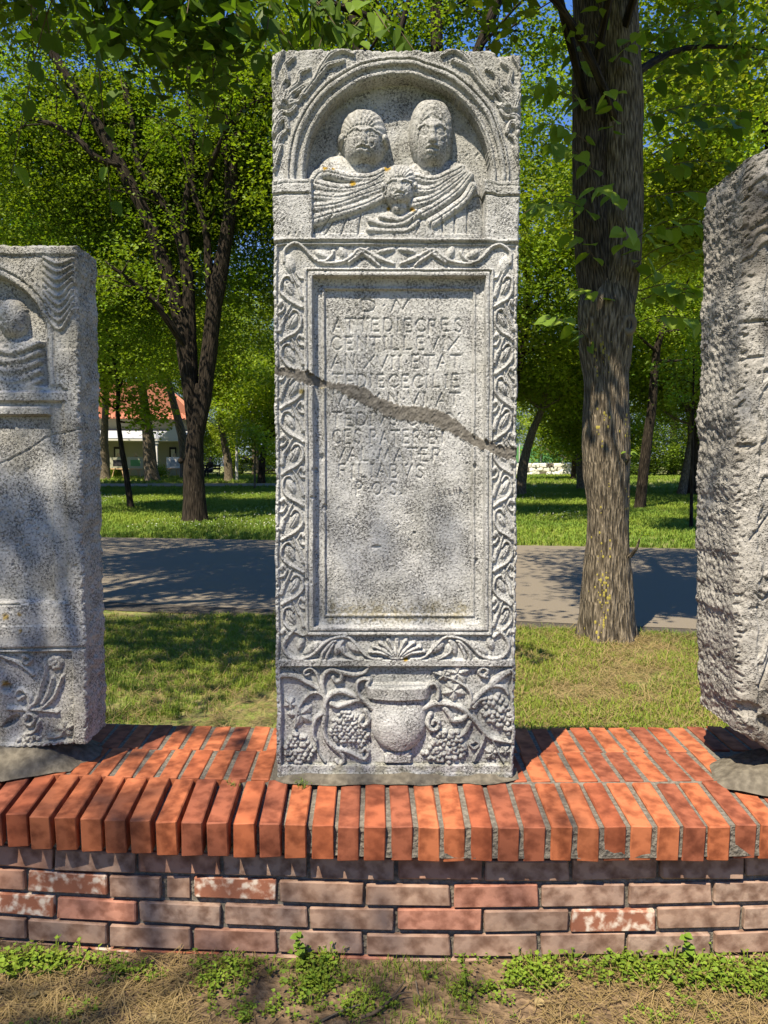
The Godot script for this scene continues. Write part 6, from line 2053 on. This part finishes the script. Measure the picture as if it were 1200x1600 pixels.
func make_ground_cover() -> void:
	var t_short := [tuft(10, 0.045, 0.0045, 0.9), tuft(10, 0.05, 0.004, 0.7), tuft(9, 0.06, 0.004, 0.8)]
	var t_far := [tuft(12, 0.09, 0.012, 0.8), tuft(12, 0.10, 0.011, 0.9)]
	var straws := [straw_mesh(14, 0.07), straw_mesh(14, 0.09)]
	var sprigs := [sprig(9, 0.05, 0.017), sprig(12, 0.065, 0.018), sprig(8, 0.04, 0.015)]
	var bare := func(x: float, z: float) -> float: return noise.get_noise_2d(x * 14.0 + 300.0, z * 20.0) + 0.5 * noise.get_noise_2d(x * 60.0, z * 60.0)
	# strip between the wall and the road
	var off_road := func(x: float, z: float) -> bool: return z > near_edge(x) + 0.28 + 0.2 * noise.get_noise_2d(x * 20.0, 15.0)
	spread("grass", t_short, M["grass"], 48000, -4.5, 5.5, -2.95, -7.4, 0.7, 1.3, func(x: float, z: float) -> bool: return (off_road as Callable).call(x, z) and (bare as Callable).call(x, z) > (-0.12 if x > 0.3 else -0.35) - rng.randf() * 0.25, Color(1.0, 1.05, 0.8), Color(1.7, 1.45, 1.0))
	spread("clover", sprigs, M["weed"], 14000, -4.5, 5.5, -2.95, -7.5, 0.4, 0.8, func(x: float, z: float) -> bool: return (off_road as Callable).call(x, z) and (bare as Callable).call(x, z) > 0.05 - rng.randf() * 0.15, Color(1.2, 1.1, 0.9), Color(1.7, 1.35, 1.0))
	spread("dry_grass", straws, M["straw"], 20000, -4.5, 5.5, -2.95, -7.5, 0.8, 1.5, func(x: float, z: float) -> bool: return (off_road as Callable).call(x, z) and (x > 0.2 or rng.randf() < 0.35), Color(0.7, 0.7, 0.65), Color(1.1, 1.05, 1.0))
	# park lawn beyond the road
	spread("lawn_grass", t_far, M["grass"], 60000, -16, 16, -13.0, -36.0, 0.7, 1.4, func(x: float, z: float) -> bool: return z < far_edge(x) - 0.05 and absf(x) < -z * 0.55, Color(0.95, 1.05, 0.8), Color(1.6, 1.45, 1.0))
	spread("lawn_grass", t_far, M["grass"], 16000, -30, 30, -35.5, -64.0, 1.2, 2.2, func(x: float, z: float) -> bool: return absf(x) < -z * 0.5 and not (z < -37.0 - 0.05 * x and z > -40.7 - 0.05 * x and x < 4.0), Color(1.0, 1.1, 0.8), Color(1.7, 1.5, 1.0))
	var dot := Soup.new()
	for k in 6: dot.tri(Vector3(0, 0.07, 0), Vector3(cos(k * 1.047) * 0.012, 0.066, sin(k * 1.047) * 0.012), Vector3(cos(k * 1.047 + 1.0) * 0.012, 0.066, sin(k * 1.047 + 1.0) * 0.012))
	spread("daisies", [dot.mesh()], M["white"], 5000, -13, 13, -17.0, -32.0, 0.8, 1.6, func(x: float, z: float) -> bool: return noise.get_noise_2d(x * 10.0, z * 10.0) > 0.12, Color.WHITE, Color.WHITE)
	# bare strip before the wall: straw, sprigs, litter
	spread("dry_grass", straws, M["straw"], 2400, -1.7, 1.7, -1.45, -2.2, 0.5, 1.0, func(x: float, z: float) -> bool: return noise.get_noise_2d(x * 40.0, z * 40.0) > -0.18, Color(0.55, 0.5, 0.45), Color(1.0, 0.95, 0.9))
	spread("grass", t_short, M["grass"], 2600, -1.7, 1.7, -1.4, -2.17, 0.4, 0.8, func(x: float, z: float) -> bool: return noise.get_noise_2d(x * 50.0 + 40.0, z * 50.0) > 0.08, Color(0.9, 0.9, 0.8), Color(1.4, 1.2, 1.0))
	var chips := []
	for k in 3: chips.append(box_mesh(Vector3(-0.004, -0.002, -0.003), Vector3(0.004, 0.004, 0.003), 0.001, 0.0015))
	spread("pebbles", chips, M["gravel"], 1500, -1.7, 1.7, -1.4, -2.2, 0.5, 1.6, func(_x: float, _z: float) -> bool: return true, Color.WHITE, Color.WHITE)
	spread("gravel_stones", chips, M["gravel"], 9000, -5.0, 5.5, -6.2, -8.6, 1.0, 3.2, func(x: float, z: float) -> bool: return absf(z - near_edge(x) - 0.14) < 0.2 * rng.randf() + 0.05, Color.WHITE, Color.WHITE)
	# weeds at the foot of the wall, patch by patch
	for w in [[-1.02, -2.15, 0.16, 0.06, 165, 1.15, "dense leafy weeds at the left end of the wall foot"], [-0.74, -2.13, 0.10, 0.05, 66, 0.95, "small weeds under the third brick of the lowest course from the left"], [-0.84, -1.93, 0.09, 0.10, 38, 0.80, "yellowish weeds on the bare earth at the lower left"], [-0.46, -2.12, 0.10, 0.07, 93, 0.90, "weeds hugging the wall foot left of the middle"], [-0.36, -1.97, 0.15, 0.06, 82, 0.70, "low sparse weeds spread over the dry grass left of the middle"], [-0.20, -2.10, 0.085, 0.09, 143, 1.00, "round bushy weed clump below the tall gravestone's left edge"],
			[-0.04, -1.99, 0.08, 0.05, 71, 0.75, "dark weed patch beside the fallen twigs in the middle"], [0.32, -2.06, 0.16, 0.09, 137, 0.85, "broad weed patch right of the middle"], [0.46, -2.12, 0.08, 0.05, 82, 1.05, "taller weeds touching the wall right of the middle"], [0.72, -2.12, 0.20, 0.07, 181, 1.05, "long row of bright weeds at the wall foot on the right"], [1.0, -2.10, 0.16, 0.09, 181, 1.10, "thick bright weeds in the lower right corner"], [0.72, -1.92, 0.20, 0.06, 71, 0.70, "thin scattered weeds at the bottom right edge"]]:
		var o := thing("weed_patch", w[6], "weeds", Vector3(w[0], 0, w[1]), "weeds at the foot of the wall")
		var by := [[], [], []]
		var tint := [[], [], []]
		for k in int(w[4] * 0.36):
			var q := Vector3(rng.randfn(0, 0.55) * w[2], 0, rng.randfn(0, 0.55) * w[3])
			var v := rng.randi() % 3
			if q.z + w[1] < -2.175: q.z = -2.172 - w[1]
			q.y = gy(q.x + w[0], q.z + w[1]) + 0.004
			by[v].append(Transform3D(Basis(Vector3.UP, rng.randf() * TAU).scaled(Vector3.ONE * w[5] * rng.randf_range(0.5, 1.0)), q))
			var t := rng.randf_range(0.85, 1.25)
			tint[v].append(Color(t * 1.1, t, t * 0.9))
		for v in 3: scatter("foliage", sprigs[v], M["weed"], by[v], tint[v], o)
	for it in [[Vector3(-0.255, 0.452, -2.35), 0.8, "grass tuft growing from a capping joint left of the tall gravestone"], [Vector3(-0.48, 0.45, -2.36), 0.6, "small dry tuft in a capping joint farther left"], [Vector3(-0.25, 0.0, -2.165), 1.4, "single upright weed stem against the brick face left of the middle"], [Vector3(0.88, 0.0, -2.16), 1.5, "single upright weed stem against the brick face on the right"]]:
		var o := thing("weed", it[2], "weed", it[0])
		if it[0].y > 0.1:
			for k in 4: part("tuft", t_short[k % 3], M["grass"], o).transform = Transform3D(Basis(Vector3.UP, k * 1.3).scaled(Vector3.ONE * it[1]), Vector3(rng.randfn(0, 0.008), 0, rng.randfn(0, 0.012)))
		else:
			var p := limb(o, "stem", [Vector3(0, 0, 0), Vector3(0.006, 0.06, 0.004), Vector3(-0.004, 0.115, 0.002)], 0.0018, 0.001, M["weed"], 5)
			for k in 12:
				var a := k * 2.4
				var l := part("leaf", leaf_one, M["weed"], o)
				var along := Vector3(cos(a), 0.1, absf(sin(a))).normalized()
				var face := (Vector3(0, 1, 0.5) - along * Vector3(0, 1, 0.5).dot(along)).normalized()
				l.transform = Transform3D(Basis(along.cross(face), face, -along).scaled(Vector3.ONE * rng.randf_range(0.014, 0.024)), p[mini(4 + k / 2, p.size() - 1)])
	# twigs and fallen leaves
	for it in [[[Vector3(-0.17, 0.012, -1.93), Vector3(-0.11, 0.02, -1.96), Vector3(-0.055, 0.014, -1.995)], 0.004, "pale straight twig on the bare earth left of the forked dark twig"], [[Vector3(-0.06, 0.012, -1.945), Vector3(-0.02, 0.022, -1.955), Vector3(0.02, 0.026, -2.0), Vector3(0.055, 0.03, -2.06)], 0.006, "dark forked twig lying on the bare earth in the middle"], [[Vector3(0.09, 0.012, -2.09), Vector3(0.095, 0.02, -2.02), Vector3(0.12, 0.014, -1.95)], 0.002, "thin curved stalk right of the forked dark twig"], [[Vector3(-0.28, 0.012, -1.82), Vector3(-0.24, 0.018, -1.86), Vector3(-0.19, 0.012, -1.875)], 0.004, "short crooked twig at the bottom edge left of the middle"]]:
		var at: Vector3 = it[0][0]
		var o := thing("twig", it[2], "twig", at)
		var pts := []
		for q in it[0]: pts.append(q - at)
		limb(o, "stick", pts, it[1], it[1] * 0.5, M["twig"] if it[1] > 0.004 else M["bark_pale"], 6)
		if it[1] > 0.005: limb(o, "fork", [pts[2], pts[2] + Vector3(0.03, 0.006, -0.012), pts[2] + Vector3(0.055, 0.004, -0.016)], 0.003, 0.0015, M["twig"], 5)
	for k in 9:
		var x: float = [0.42, 0.22, -0.62, 0.85, -0.95, 0.6, -0.4, 1.0, 0.05][k]
		var z: float = [-1.98, -1.85, -1.95, -1.9, -2.02, -1.82, -1.86, -2.02, -1.84][k]
		var o := part("fallen_leaf", leaf_one, M["straw"])
		tag(o, ["curled dry leaf right of the broad weed patch", "dry leaf near the bottom edge in the middle", "dry leaf on the straw below the third lowest brick", "dry leaf at the lower right under the bright weeds", "dry leaf at the far lower left", "dry leaf at the bottom right of the middle", "dry leaf left of the pale twig", "dry leaf in the right corner", "dry leaf below the curved stalk"][k], "leaf", "fallen dry leaves on the bare earth")
		o.transform = Transform3D(Basis(Vector3.UP, k * 1.9).rotated(Vector3(1, 0, 0), rng.randf_range(-0.4, 0.4)).scaled(Vector3.ONE * rng.randf_range(0.025, 0.04)), Vector3(x, gy(x, z) + 0.016, z))
